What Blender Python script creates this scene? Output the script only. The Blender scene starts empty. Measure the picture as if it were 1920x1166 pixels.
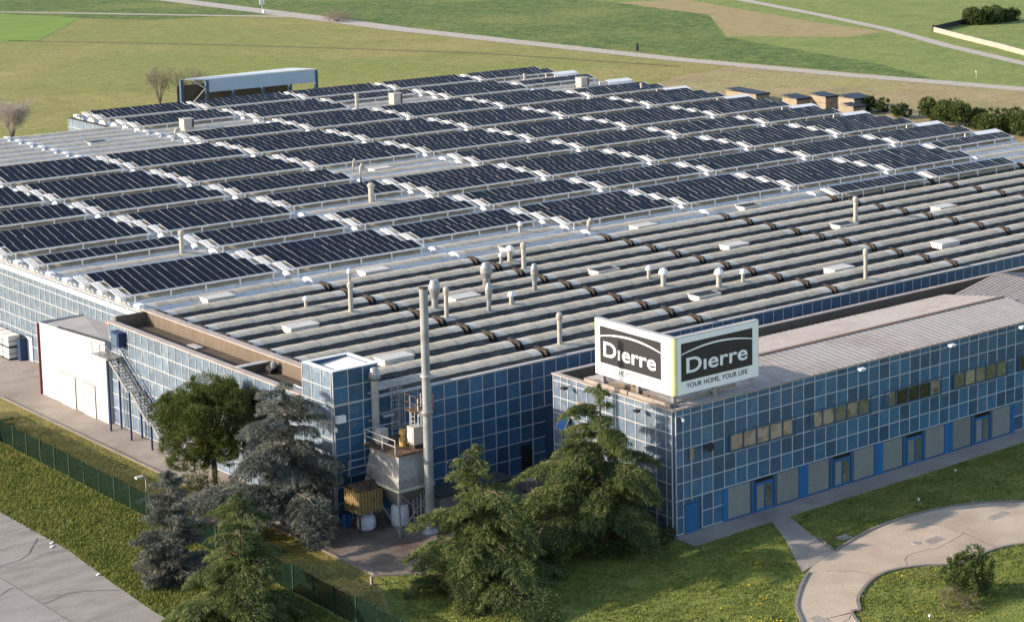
import bpy, math, random
import numpy as np
from mathutils import Matrix, Vector
random.seed(7); rng = np.random.default_rng(7)
PI = math.pi
C = bpy.context.scene.collection
SC = bpy.context.scene

# ------------------------------------------------------------------ camera, sky, sun, exposure
def look(yaw, pitch, roll):
    cy, sy, cp, sp = math.cos(yaw), math.sin(yaw), math.cos(pitch), math.sin(pitch)
    f = Vector((cp*cy, cp*sy, -sp)); r = Vector((sy, -cy, 0)); u = r.cross(f)
    r2 = r*math.cos(roll) + u*math.sin(roll); u2 = -r*math.sin(roll) + u*math.cos(roll)
    return Matrix((r2, u2, -f)).transposed()
cam = bpy.data.cameras.new('camera'); camo = bpy.data.objects.new('camera', cam); C.objects.link(camo)
cam.sensor_fit = 'HORIZONTAL'; cam.sensor_width = 36.0
cam.lens = 3867.854/1920*36
cam.shift_x = (960-1487.874)/1920
cam.shift_y = (285.102-583)/1920
cam.clip_start = 1.0; cam.clip_end = 6000
camo.matrix_world = Matrix.Translation((-88.0516, -104.0636, 48.4468)) @ look(math.radians(46.3246), math.radians(9.02198), math.radians(-0.00933)).to_4x4()
SC.camera = camo

SUN_EL = math.radians(19.5); SUN_AZ = math.radians(-27.6)      # light travels towards +X, a little -Y
w = bpy.data.worlds.new('World'); SC.world = w; w.use_nodes = True
nt = w.node_tree; bg = nt.nodes['Background']
sky = nt.nodes.new('ShaderNodeTexSky'); sky.sky_type = 'NISHITA'; sky.sun_disc = False
sky.sun_elevation = SUN_EL
sd = (-math.cos(SUN_AZ), -math.sin(SUN_AZ))
sky.sun_rotation = math.atan2(sd[0], sd[1])
sky.altitude = 200; sky.air_density = 1.0; sky.dust_density = 1.2; sky.ozone_density = 1.0
nt.links.new(sky.outputs[0], bg.inputs[0]); bg.inputs[1].default_value = 0.145
sl = bpy.data.lights.new('sun', 'SUN'); so = bpy.data.objects.new('sun', sl); C.objects.link(so)
sl.energy = 3.8; sl.angle = math.radians(0.5); sl.color = (1.0, 0.87, 0.71)
dvec = Vector((math.cos(SUN_EL)*math.cos(SUN_AZ), math.cos(SUN_EL)*math.sin(SUN_AZ), -math.sin(SUN_EL)))
so.rotation_euler = dvec.to_track_quat('-Z', 'Y').to_euler(); so.location = (-60, 40, 80)
SC.view_settings.view_transform = 'Standard'; SC.view_settings.look = 'None'
SC.view_settings.exposure = 1.13; SC.view_settings.gamma = 1.0
SC.view_settings.use_curve_mapping = False

# ------------------------------------------------------------------ materials
MATS = {}
def mat(name, cols, scale=1.0, rough=0.8, bump=0.0, bscale=None, coord='world', detail=4.0, spec=0.3, metal=0.0,
        rand=0.0, stretch=(1, 1, 1), dist=0.0, pos=None, coat=0.0, second=None, fine=None, trans=0.0):
    """noise-ramp material; second = (colour, scale, lo, hi) adds a second patchy layer"""
    m = bpy.data.materials.new(name); m.use_nodes = True; t = m.node_tree; N = t.nodes; L = t.links
    p = N['Principled BSDF']; p.inputs['Roughness'].default_value = rough
    p.inputs['Specular IOR Level'].default_value = spec; p.inputs['Metallic'].default_value = metal
    if coat: p.inputs['Coat Weight'].default_value = coat; p.inputs['Coat Roughness'].default_value = 0.35
    if coord == 'world':
        g = N.new('ShaderNodeNewGeometry'); vec = g.outputs['Position']
    else:
        g = N.new('ShaderNodeTexCoord'); vec = g.outputs['Object']
    mp = N.new('ShaderNodeMapping'); mp.inputs['Scale'].default_value = stretch; L.new(vec, mp.inputs['Vector'])
    if rand:
        oi = N.new('ShaderNodeObjectInfo')
        if coord != 'world':
            mu = N.new('ShaderNodeMath'); mu.operation = 'MULTIPLY'; mu.inputs[1].default_value = 57.0
            L.new(oi.outputs['Random'], mu.inputs[0])
            cb = N.new('ShaderNodeCombineXYZ'); L.new(mu.outputs[0], cb.inputs[0]); L.new(mu.outputs[0], cb.inputs[1])
            L.new(cb.outputs[0], mp.inputs['Location'])
    n = N.new('ShaderNodeTexNoise'); n.inputs['Scale'].default_value = scale; n.inputs['Detail'].default_value = detail
    n.inputs['Roughness'].default_value = 0.62; n.inputs['Distortion'].default_value = dist
    L.new(mp.outputs[0], n.inputs['Vector'])
    r = N.new('ShaderNodeValToRGB'); e = r.color_ramp.elements
    k = len(cols)
    ps = pos or [0.3 + 0.4*i/(k-1) if k > 1 else 0.5 for i in range(k)]
    for i in range(k):
        el = e[i] if i < 2 else e.new(ps[i])
        el.position = ps[i]; el.color = (*cols[i], 1)
    if k == 1: e[1].position = 1.0; e[1].color = (*cols[0], 1)
    L.new(n.outputs['Fac'], r.inputs[0]); out = r.outputs[0]
    if second:
        c2, s2, lo, hi = second
        n2 = N.new('ShaderNodeTexNoise'); n2.inputs['Scale'].default_value = s2; n2.inputs['Detail'].default_value = 5
        L.new(mp.outputs[0], n2.inputs['Vector'])
        mr = N.new('ShaderNodeMapRange'); mr.inputs[1].default_value = lo; mr.inputs[2].default_value = hi
        L.new(n2.outputs['Fac'], mr.inputs[0])
        mx = N.new('ShaderNodeMix'); mx.data_type = 'RGBA'; L.new(mr.outputs[0], mx.inputs['Factor'])
        L.new(out, mx.inputs['A']); mx.inputs['B'].default_value = (*c2, 1); out = mx.outputs['Result']
    if rand:
        h = N.new('ShaderNodeHueSaturation'); L.new(out, h.inputs['Color'])
        mr = N.new('ShaderNodeMapRange'); mr.inputs[3].default_value = 1-rand; mr.inputs[4].default_value = 1+rand
        L.new(oi.outputs['Random'], mr.inputs[0]); L.new(mr.outputs[0], h.inputs['Value']); out = h.outputs[0]
    if fine:
        fs, amt, st = fine
        m2 = N.new('ShaderNodeMapping'); m2.inputs['Scale'].default_value = st; L.new(vec, m2.inputs['Vector'])
        n4 = N.new('ShaderNodeTexNoise'); n4.inputs['Scale'].default_value = fs; n4.inputs['Detail'].default_value = 6; n4.inputs['Roughness'].default_value = .75
        L.new(m2.outputs[0], n4.inputs['Vector'])
        m3 = N.new('ShaderNodeMapRange'); m3.inputs[1].default_value = .3; m3.inputs[2].default_value = .7; m3.inputs[3].default_value = 1-amt; m3.inputs[4].default_value = 1+amt
        L.new(n4.outputs['Fac'], m3.inputs[0])
        h2 = N.new('ShaderNodeHueSaturation'); L.new(out, h2.inputs['Color']); L.new(m3.outputs[0], h2.inputs['Value']); out = h2.outputs[0]
    L.new(out, p.inputs['Base Color'])
    if trans:
        tb = N.new('ShaderNodeBsdfTranslucent'); L.new(out, tb.inputs['Color'])
        ms = N.new('ShaderNodeMixShader'); ms.inputs[0].default_value = trans
        L.new(p.outputs[0], ms.inputs[1]); L.new(tb.outputs[0], ms.inputs[2]); L.new(ms.outputs[0], N['Material Output'].inputs['Surface'])
    if bump:
        b = N.new('ShaderNodeBump'); b.inputs['Strength'].default_value = bump; b.inputs['Distance'].default_value = 0.3
        if bscale:
            n3 = N.new('ShaderNodeTexNoise'); n3.inputs['Scale'].default_value = bscale; n3.inputs['Detail'].default_value = 4
            L.new(mp.outputs[0], n3.inputs['Vector']); L.new(n3.outputs['Fac'], b.inputs['Height'])
        else: L.new(n.outputs['Fac'], b.inputs['Height'])
        L.new(b.outputs[0], p.inputs['Normal'])
    MATS[name] = m
    return m
M = MATS
# ground
mat('field', [(.155,.155,.034),(.22,.20,.052),(.275,.22,.075)], .045, .95, .5, 1.2, detail=8, second=((.175,.19,.038), .012, .45, .62), fine=(.6,.38,(.5,1.3,1)))
mat('field_dry', [(.21,.175,.07),(.275,.21,.10),(.33,.235,.125)], .09, .95, .5, 1.2, detail=8, second=((.25,.235,.075), .03, .55, .7), fine=(.6,.30,(.5,1.3,1)))
mat('crop', [(.042,.075,.011),(.080,.124,.020),(.14,.165,.036)], .22, .95, .9, .9, detail=8, second=((.145,.165,.036), .03, .48, .68), fine=(.7,.75,(.6,1.2,1)))
mat('meadow', [(.12,.165,.030),(.16,.195,.042),(.20,.21,.055)], .1, .95, .5, .9, detail=8, fine=(.6,.4,(.5,1.3,1)))
mat('bright_crop', [(.12,.20,.022),(.165,.24,.035)], .12, .95, .5, .8, stretch=(.25,1.6,1), detail=6, fine=(.4,.25,(.15,1.6,1)))
mat('fallow', [(.25,.195,.085),(.31,.23,.105)], .15, .95, .4, detail=8, fine=(.5,.22,(.5,1.3,1)))
mat('road', [(.33,.285,.245),(.42,.365,.315)], .5, .95, .2, fine=(.8,.12,(1,1,1)))
mat('lawn', [(.085,.105,.017),(.145,.175,.029),(.215,.21,.045)], .55, .95, .6, 6, detail=7, second=((.21,.185,.055), .16, .58, .75), fine=(3.5,.35,(1,1,1)))
mat('mown', [(.155,.145,.036),(.215,.185,.05),(.27,.21,.08)], .5, .95, .5, 6, detail=7, fine=(3.5,.3,(1,1,1)))
mat('verge', [(.11,.14,.022),(.17,.20,.035),(.225,.21,.055)], .6, .95, .6, 5, detail=7, second=((.20,.18,.06), .2, .58, .75), fine=(3,.35,(1,1,1)))
mat('soil', [(.07,.05,.03),(.14,.10,.06)], 1.2, .95, .4)
mat('asphalt', [(.19,.17,.152),(.255,.228,.203),(.30,.27,.24)], .30, .92, .15, 9, detail=9, stretch=(1,2.5,1), second=((.135,.122,.112), .22, .56, .75), fine=(7,.14,(1,1,1)))
mat('asphalt_pale', [(.215,.195,.175),(.275,.25,.225),(.32,.29,.26)], .30, .92, .15, 9, detail=9, stretch=(1,2.5,1), second=((.165,.15,.135), .2, .56, .75), fine=(7,.14,(1,1,1)))
mat('asphalt_dark', [(.13,.12,.11),(.18,.165,.15)], .8, .92, .15, 9, fine=(7,.14,(1,1,1)))
mat('concrete_drive', [(.37,.285,.205),(.43,.34,.25),(.48,.385,.29)], .3, .92, .12, 9, detail=9, second=((.30,.24,.185), .16, .5, .72), fine=(6,.12,(1,1,1)))
mat('pavement', [(.23,.195,.16),(.295,.25,.21),(.345,.30,.25)], .4, .92, .12, 8, detail=8, second=((.18,.155,.13), .2, .55, .75), fine=(5,.12,(1,1,1)))
mat('yard', [(.10,.07,.05),(.18,.14,.11),(.25,.21,.175)], .35, .92, .12, 8, detail=8, second=((.085,.06,.045), .3, .48, .7), fine=(4,.2,(1,1,1)))
mat('kerb', [(.15,.13,.11),(.22,.19,.165)], 1.5, .9)
# buildings
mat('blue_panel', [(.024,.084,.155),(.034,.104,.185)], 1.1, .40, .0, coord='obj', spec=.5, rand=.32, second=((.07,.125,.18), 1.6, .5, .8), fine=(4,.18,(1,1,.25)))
mat('blue_panel_sunlit', [(.085,.128,.18),(.12,.165,.22)], 1.2, .55, .0, coord='obj', spec=.35, rand=.18, second=((.21,.25,.29), 1.8, .5, .78), fine=(4,.16,(1,1,.25)))  # paler copy of blue_panel for the sunlit walls; sun sheen put into the colour
mat('blue_flat', [(.012,.10,.25),(.018,.115,.28)], 1.0, .5, coord='obj', rand=.1)
mat('wall_back', [(.03,.075,.15),(.04,.09,.17)], 1.0, .7)
mat('white_bar', [(.40,.40,.405),(.47,.465,.465)], 2.0, .5)
mat('white_wall', [(.385,.38,.39),(.435,.43,.44)], .35, .8, second=((.335,.33,.335), .22, .5, .75), fine=(.9,.08,(1,1,.3)))
mat('white_sheet', [(.66,.64,.62),(.76,.74,.72)], 1.0, .5)
mat('hatch_pale', [(.42,.40,.37),(.50,.48,.45)], 1, .7)
mat('chimney_grey', [(.215,.22,.225),(.28,.285,.285)], .8, .6, second=((.16,.155,.15), .6, .5, .75), fine=(2,.12,(1,1,.3)))
mat('cap_grey', [(.36,.34,.32),(.46,.44,.42)], 1.0, .6)
mat('vault', [(.35,.305,.24),(.42,.37,.295),(.48,.425,.345)], .55, .85, .1, 14, rand=.07, detail=7, second=((.33,.275,.165), .35, .58, .78), fine=(2.5,.12,(1,1,1)))
mat('vault_end', [(.43,.40,.35),(.50,.47,.42)], .8, .8)
mat('bitumen', [(.038,.037,.038),(.068,.065,.063),(.11,.10,.088)], .7, .9, .25, 5, detail=7, fine=(3,.35,(.3,1,1)))
mat('white_deck', [(.46,.47,.50),(.56,.57,.59),(.64,.64,.65)], .6, .7, .1, 6, detail=7)
mat('rust', [(.035,.024,.018),(.085,.05,.032),(.17,.09,.05)], 2.0, .9, .2)
mat('rust_bin', [(.20,.13,.05),(.34,.24,.10),(.16,.08,.04)], 1.5, .8)
mat('rust_dark', [(.022,.018,.016),(.042,.032,.026),(.075,.055,.042)], 3.0, .9)
mat('brown_wall', [(.11,.085,.062),(.155,.12,.09)], .7, .9, .15, 6, detail=8, stretch=(1,3,.6))
mat('brown_roof', [(.06,.047,.035),(.11,.085,.06)], .6, .9, .15, 6, detail=8)
mat('parapet', [(.30,.245,.215),(.40,.34,.30)], .8, .7)
mat('tin_roof', [(.26,.22,.20),(.32,.275,.245),(.37,.32,.285)], .5, .75, detail=7, second=((.34,.31,.28), .12, .45, .65), fine=(2,.10,(1,1,1)))
mat('tin_roof_grey', [(.21,.188,.178),(.27,.245,.23)], .5, .7, detail=7, fine=(2,.10,(1,1,1)))
mat('copper_seam', [(.20,.12,.09),(.27,.17,.13)], 1.5, .7)
mat('grey_roof', [(.27,.255,.25),(.34,.325,.315)], .4, .8, detail=6)
mat('tower_roof', [(.62,.60,.56),(.70,.68,.64)], .6, .6)
mat('galv', [(.22,.222,.225),(.32,.322,.325)], 2.5, .45, spec=.5, metal=.3, second=((.15,.13,.11), .9, .52, .75))
mat('vent_pale', [(.30,.275,.24),(.40,.37,.33)], 2.2, .6)
mat('vent_cream', [(.42,.40,.30),(.52,.49,.38)], 2.2, .7)
mat('alu', [(.60,.58,.55),(.70,.68,.66)], 2.0, .45, metal=.1)
mat('panel_frame', [(.46,.45,.45),(.54,.53,.53)], 1.0, .5, metal=.1)
mat('pv_cell', [(.0042,.0044,.009),(.006,.0064,.013)], 6.0, .35, coord='obj', spec=.05, rand=.25)
mat('tank_grey', [(.15,.15,.15),(.22,.22,.215)], 1, .8, fine=(2,.2,(1,1,.4)))
mat('louvre', [(.03,.035,.03),(.05,.055,.05)], 3, .7)
mat('glass_dark', [(.008,.010,.012),(.02,.022,.024)], 2.0, .06, coord='obj', spec=.9, rand=.3)
mat('glass_tan', [(.24,.19,.13),(.34,.28,.20)], .9, .12, coord='obj', spec=.8, rand=.28, second=((.10,.08,.05), 1.2, .5, .7))
mat('glass_olive', [(.10,.095,.06),(.19,.175,.12)], 1.0, .10, coord='obj', spec=.8, rand=.3, second=((.34,.31,.23), 2.5, .6, .75))
mat('shutter', [(.17,.175,.165),(.21,.21,.20)], 1.2, .6, coord='obj', rand=.12)
mat('maroon', [(.13,.02,.035),(.17,.03,.045)], 1.0, .6)
mat('red_flash', [(.42,.15,.12),(.50,.20,.16)], 1.0, .7)
mat('navy', [(.010,.028,.085),(.015,.036,.10)], 1.0, .5)
mat('dark', [(.02,.02,.022)], 1.0, .7)
mat('sign_white', [(.80,.80,.79),(.84,.84,.83)], .8, .4)
mat('sign_yellow', [(.58,.56,.26),(.68,.66,.36)], .8, .5)
mat('sign_black', [(.017,.017,.022),(.022,.022,.027)], .5, .45, spec=.4)
mat('sign_letter', [(.78,.78,.78)], 1, .4)
mat('sign_grey', [(.06,.06,.065)], 1, .6)
mat('sign_grey_glare', [(.22,.215,.21),(.26,.255,.25)], 1.5, .4)  # slogan grey on the sunlit face, paled to paint in the sun's glare
mat('steel_brown', [(.22,.18,.15),(.32,.27,.23)], 1.5, .7)
mat('ibc_white', [(.62,.58,.52),(.72,.69,.64)], 2.0, .5, coord='obj', rand=.08)
mat('bag_white', [(.60,.60,.64),(.74,.74,.77)], 3.0, .8, .4)
mat('yellow_paint', [(.36,.22,.06),(.46,.30,.09)], 2.0, .6)
mat('tan_wood', [(.22,.175,.125),(.30,.24,.175)], 1.4, .8, coord='obj', rand=.12)
mat('tarp', [(.02,.024,.04),(.035,.043,.065)], .8, .5, spec=.15)
mat('canopy_blue', [(.38,.43,.53),(.43,.48,.58)], .3, .6)
mat('blue_post', [(.045,.085,.13),(.06,.10,.15)], 1.0, .6)
mat('fence_green', [(.005,.014,.009),(.008,.021,.014)], 1.0, .9, spec=.02)
M['fence_green'].node_tree.nodes['Principled BSDF'].inputs['Alpha'].default_value = .55
mat('fence_post', [(.02,.05,.03)], 1.0, .6)
mat('pale_stone', [(.27,.225,.18),(.37,.32,.265)], .6, .9, fine=(1.5,.15,(1,1,1)))
mat('bark', [(.07,.045,.03),(.13,.09,.06)], 4.0, .95, .4)
mat('bark_grey', [(.13,.11,.09),(.2,.17,.14)], 4.0, .95, .4)
mat('orange', [(.5,.2,.06)], 1, .7)
mat('blue_bright', [(.02,.16,.50)], 1, .5)
def leafmat(name, cols, sc=1.2, tr=.25):
    m = mat(name, cols, sc, .75, spec=.2, detail=5, trans=tr)
    return m
leafmat('leaf_deodar', [(.070,.098,.030),(.130,.158,.050),(.20,.215,.078)], 1.1)
leafmat('leaf_deodar2', [(.042,.066,.023),(.080,.108,.038)], 1.1)
leafmat('leaf_blue', [(.095,.108,.088),(.15,.162,.132),(.21,.215,.18)], 1.1)
leafmat('leaf_blue2', [(.065,.076,.066),(.11,.12,.10)], 1.1)
leafmat('leaf_pine', [(.050,.078,.018),(.10,.130,.030),(.165,.182,.045)], 1.3)
leafmat('leaf_pine2', [(.032,.046,.013),(.062,.075,.02)], 1.3)
leafmat('leaf_hedge', [(.065,.092,.026),(.125,.15,.045)], .8)
leafmat('leaf_bush', [(.032,.054,.018),(.066,.09,.028)], 1.5)
leafmat('leaf_olive', [(.060,.062,.018),(.105,.098,.030)], 1.0)
leafmat('twig', [(.17,.135,.10),(.25,.205,.16)], 2.0, tr=.2)
leafmat('blossom', [(.30,.26,.23),(.40,.35,.31)], 1.5)
leafmat('grass_blade', [(.092,.115,.023),(.155,.178,.037),(.22,.21,.055)], .35)
leafmat('grass_verge', [(.115,.145,.028),(.17,.19,.042),(.23,.215,.06)], .35)
leafmat('grass_mown', [(.17,.155,.036),(.235,.20,.055)], .6)
leafmat('dandelion', [(.65,.47,.03)], 1.0)
leafmat('lime', [(.14,.22,.02),(.2,.3,.03)], 1.0)

# ------------------------------------------------------------------ mesh helpers
class MB:
    def __init__(s): s.v = []; s.f = []; s.m = []
    def face(s, pts, m=0):
        i = len(s.v); s.v += [tuple(p) for p in pts]; s.f.append(tuple(range(i, i+len(pts)))); s.m.append(m)
    def box(s, x0, y0, z0, x1, y1, z1, m=0):
        if x0 > x1: x0, x1 = x1, x0
        if y0 > y1: y0, y1 = y1, y0
        if z0 > z1: z0, z1 = z1, z0
        i = len(s.v)
        s.v += [(x0,y0,z0),(x1,y0,z0),(x1,y1,z0),(x0,y1,z0),(x0,y0,z1),(x1,y0,z1),(x1,y1,z1),(x0,y1,z1)]
        for q in ((0,3,2,1),(4,5,6,7),(0,1,5,4),(1,2,6,5),(2,3,7,6),(3,0,4,7)):
            s.f.append(tuple(i+a for a in q)); s.m.append(m)
        return s
    def bar(s, p, q, w, h=None, m=0):
        h = h or w; p = Vector(p); q = Vector(q); d = (q-p).normalized()
        a = d.cross(Vector((0,0,1)))
        if a.length < 1e-3: a = Vector((1,0,0))
        a.normalize(); b = a.cross(d).normalized()
        i = len(s.v)
        for c in (p, q):
            for sa, sb in ((-1,-1),(1,-1),(1,1),(-1,1)): s.v.append(tuple(c + a*sa*w/2 + b*sb*h/2))
        for f in ((0,1,2,3),(7,6,5,4),(0,4,5,1),(1,5,6,2),(2,6,7,3),(3,7,4,0)):
            s.f.append(tuple(i+k for k in f)); s.m.append(m)
        return s
    def tube(s, pts, rads, n=8, m=0, cap=True):
        rings = []
        for k, p in enumerate(pts):
            p = Vector(p)
            d = (Vector(pts[min(k+1, len(pts)-1)]) - Vector(pts[max(k-1, 0)])).normalized()
            a = d.cross(Vector((0,0,1)))
            if a.length < 1e-3: a = Vector((1,0,0))
            a.normalize(); b = d.cross(a)
            i = len(s.v)
            for j in range(n):
                t = 2*PI*j/n; s.v.append(tuple(p + (a*math.cos(t) + b*math.sin(t))*rads[k]))
            rings.append(i)
        for k in range(len(rings)-1):
            for j in range(n):
                s.f.append((rings[k]+j, rings[k]+(j+1) % n, rings[k+1]+(j+1) % n, rings[k+1]+j)); s.m.append(m)
        if cap:
            s.f.append(tuple(rings[0]+j for j in range(n))[::-1]); s.m.append(m)
            s.f.append(tuple(rings[-1]+j for j in range(n))); s.m.append(m)
        return s
    def lathe(s, prof, n=14, c=(0,0,0), m=0):
        s.tube([(c[0], c[1], c[2]+z) for r, z in prof], [r for r, z in prof], n, m); return s
    def prism(s, poly, z0, z1, m=0):
        i = len(s.v); n = len(poly)
        s.v += [(x,y,z0) for x,y in poly] + [(x,y,z1) for x,y in poly]
        s.f.append(tuple(i+k for k in range(n))[::-1]); s.f.append(tuple(i+n+k for k in range(n))); s.m += [m, m]
        for k in range(n):
            s.f.append((i+k, i+(k+1) % n, i+n+(k+1) % n, i+n+k)); s.m.append(m)
        return s
    def mesh(s, name, mats, smooth=False):
        me = bpy.data.meshes.new(name); me.from_pydata(s.v, [], s.f)
        for k in (mats if isinstance(mats, (list, tuple)) else [mats]): me.materials.append(M[k])
        me.polygons.foreach_set('material_index', s.m)
        if smooth: me.polygons.foreach_set('use_smooth', [True]*len(s.f))
        me.update(); return me
    def build(s, name, mats, parent=None, loc=(0,0,0), smooth=False):
        return put(name, s.mesh(name, mats, smooth), parent, loc)
def put(name, me, parent=None, loc=(0,0,0), rz=0.0):
    o = bpy.data.objects.new(name, me); C.objects.link(o); o.location = loc
    if rz: o.rotation_euler = (0,0,rz)
    if parent: o.parent = parent
    return o
def tag(o, label, cat, group=None):
    o['label'] = label; o['category'] = cat
    if group: o['group'] = group
    return o
def thing(name, label, cat, loc=(0,0,0), group=None, rz=0.0):
    o = bpy.data.objects.new(name, None); C.objects.link(o); o.location = loc; o.rotation_euler = (0,0,rz)
    return tag(o, label, cat, group)
def kind(o, k): o['kind'] = k; return o
def copy_tree(o, parent=None, loc=None):
    c = o.copy(); C.objects.link(c)
    if parent: c.parent = parent
    if loc is not None: c.location = loc
    for ch in list(o.children): copy_tree(ch, c)
    return c
def tris(name, V, mats, midx=None, parent=None, loc=(0,0,0)):
    """V: (n,3,3) array of triangles"""
    n = len(V); me = bpy.data.meshes.new(name)
    me.vertices.add(n*3); me.vertices.foreach_set('co', V.reshape(-1).astype(np.float32))
    me.loops.add(n*3); me.loops.foreach_set('vertex_index', np.arange(n*3, dtype=np.int32))
    me.polygons.add(n); me.polygons.foreach_set('loop_start', np.arange(0, n*3, 3, dtype=np.int32))
    me.polygons.foreach_set('loop_total', np.full(n, 3, dtype=np.int32))
    for k in (mats if isinstance(mats, (list, tuple)) else [mats]): me.materials.append(M[k])
    if midx is not None: me.polygons.foreach_set('material_index', midx.astype(np.int32))
    me.update(calc_edges=True); me.validate()
    return put(name, me, parent, loc)
def flat(name, poly, z, m, thick=0.0):
    b = MB()
    if thick: b.prism(poly, z-thick, z)
    else: b.face([(x,y,z) for x,y in poly])
    return kind(b.build(name, m), 'structure')
def strip(name, left, right, z, m):
    b = MB()
    for k in range(len(left)-1): b.face([(*left[k],z),(*right[k],z),(*right[k+1],z),(*left[k+1],z)])
    return kind(b.build(name, m), 'structure')
def smooth_line(pts, n=6):
    P = [Vector((*p,0)) for p in pts]; P = [2*P[0]-P[1]] + P + [2*P[-1]-P[-2]]; out = []
    for i in range(1, len(P)-2):
        for k in range(n):
            t = k/n; a,b,c,d = P[i-1],P[i],P[i+1],P[i+2]
            q = .5*((2*b)+(c-a)*t+(2*a-5*b+4*c-d)*t*t+(3*b-a-3*c+d)*t**3); out.append((q.x,q.y))
    out.append((P[-2].x,P[-2].y)); return out
def off(line, d):
    out = []
    for i in range(len(line)):
        a = line[max(i-1,0)]; b = line[min(i+1,len(line)-1)]
        dx, dy = b[0]-a[0], b[1]-a[1]; l = math.hypot(dx,dy) or 1
        out.append((line[i][0]-dy/l*d, line[i][1]+dx/l*d))
    return out
def kerb(name, line, w=.22, h=.12):
    b = MB(); r = off(line, -w)
    for k in range(len(line)-1):
        a, bb, c, d = line[k], line[k+1], r[k+1], r[k]
        b.prism([a, d, c, bb], 0.0, h)
    return kind(b.build(name, 'kerb'), 'structure')

# ------------------------------------------------------------------ ground, roads, fields
flat('ground', [(-2500,-2500),(2500,-2500),(2500,2500),(-2500,2500)], 0.0, 'field')
flat('field_dry', [(128,172),(150,60),(190,60),(206,120),(200,160),(194,205),(170,200)], .02, 'field_dry')
flat('field_crop', [(190,600),(181,357),(186.5,305),(194,222),(203,160),(214,186),(228,250),(262,294),(268,340),(276,600)], .02, 'crop')
flat('field_fallow', [(229,250),(248,230),(263,232),(268,262),(288,333),(268,340),(262,294)], .03, 'fallow')
flat('field_meadow', [(203,160),(206,142),(216,60),(1200,60),(1200,700),(276,700),(268,340),(262,294),(228,250),(214,186)], .015, 'meadow')
flat('field_bright', [(60,365),(109.8,351),(141,397),(131,424),(40,424)], .03, 'bright_crop')
flat('field_bank', [(131,424),(141,397),(152,380),(176,377),(184,372),(187,430),(180,520),(100,520),(90,440)], .025, 'crop')
rd_up = [(178,520),(187.3,430),(188.3,361.5),(187.3,318),(192.6,222.5),(199,180),(206.8,142.5),(222,60)]
rd_lo = [(170,520),(180.5,430),(180.8,361),(180.3,318),(187.2,222),(194,178),(202.2,138.5),(217,58)]
strip('field_road', rd_up, rd_lo, .05, 'road')
strip('farm_track', [(90,470),(134.9,428.5),(150,409),(174.8,374.8),(186,363)], [(88,466),(133.6,426.5),(148.5,406),(173.6,372),(184,358)], .04, 'road')
strip('dirt_track', [(322,360),(301,322.5),(283.5,272),(268.3,232.8),(252,200),(238.5,168),(215,110)], [(318,362),(297.5,324),(280.5,274),(265.5,235),(249,202),(235.5,170),(212,112)], .05, 'road')
flat('garden_lawn', [(271.5,223.5),(248.4,177),(225,130),(300,120),(320,226),(291,231.5)], .03, 'meadow')
flat('parking', [(-31.6,70),(-31.4,37),(-31.3,26.5),(-31.9,19),(-32.3,12),(-32.3,-20),(-75,-20),(-75,70)], .05, 'asphalt')
flat('parking_slab', [(-36.8,70),(-36.8,-20),(-75,-20),(-75,70)], .055, 'asphalt_pale')
b = MB(); b.box(-36.85,-20,.0,-36.79,70,.062); kind(b.build('slab_joint','asphalt_dark'),'structure')
strip('furrow', [(105,356),(116,342),(134.5,316.5),(151,290),(167.5,261),(182.5,213)], [(104.6,355),(115.2,341),(133.7,315.5),(150.2,289),(166.7,260),(181.6,212)], .03, 'soil')
flat('verge', [(-31.6,70),(-31.4,37),(-31.3,26.5),(-31.9,19),(-32.3,12),(-32.3,-20),(-24.3,-20),(-24.3,70)], .012, 'verge')
flat('mown_strip', [(-24.3,-4),(-18.9,7.9),(-18.9,70),(-24.3,70)], .010, 'mown')
flat('front_lawn', [(-24.3,-45),(60,-45),(60,2),(-3,2),(-6,4.5),(-10,5.5),(-16.4,6.0),(-19,7.6),(-24.3,-4)], .008, 'lawn')
flat('side_pavement', [(-18.8,7.9),(-15.4,7.9),(-15.4,52.5),(-11.7,52.5),(-11.7,130),(-26,130),(-18.8,66.7)], .06, 'pavement')
flat('service_yard', [(-18.8,7.9),(-16.5,6.2),(-10,5.4),(-6,4.4),(-3,2.2),(0.2,1.2),(0.2,18.5),(-18.8,18.5)], .065, 'yard')
b = MB(); b.box(-19.0,8.0,0,-18.8,66.6,.14); kind(b.build('kerb','kerb'),'structure')
kerb('kerb', [(-19,8),(-16.5,6.1),(-10,5.3),(-6,4.3)], .18)
kind(MB().box(-.2,-2.3,0,60,0,.07).build('office_walkway','pavement'),'structure')
strip('footpath', [(7.0,-2.2),(5.2,-5.5),(1.6,-11)], [(8.7,-2.2),(7.4,-5.5),(5.9,-9.6)], .05, 'pavement')
outer = smooth_line([(-20,-46),(-7.2,-21),(-4.34,-16.96),(-2.39,-14.44),(1.81,-11.2),(5.77,-9.55),(11.97,-8.07),(18.46,-8.73),(23.25,-11.67),(30,-19),(34,-46)])
inner = smooth_line([(-13,-46),(-2.4,-20.9),(-0.2,-18.2),(1.5,-16.5),(4.87,-14.91),(7.65,-15.41),(10.2,-17.1),(13.0,-16.9),(16.2,-17.6),(22,-22),(26,-46)])
strip('driveway', outer, inner, .04, 'concrete_drive')
def seg(line, f): return [p for p in line if f(p)]
kerb('kerb', seg(outer, lambda p: p[0] < 1.9))
kerb('kerb', seg(outer, lambda p: p[0] > 5.7))
kerb('kerb', inner[::-1])
kerb('kerb', [(5.9,-9.6),(7.0,-6.9)], .15)

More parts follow.
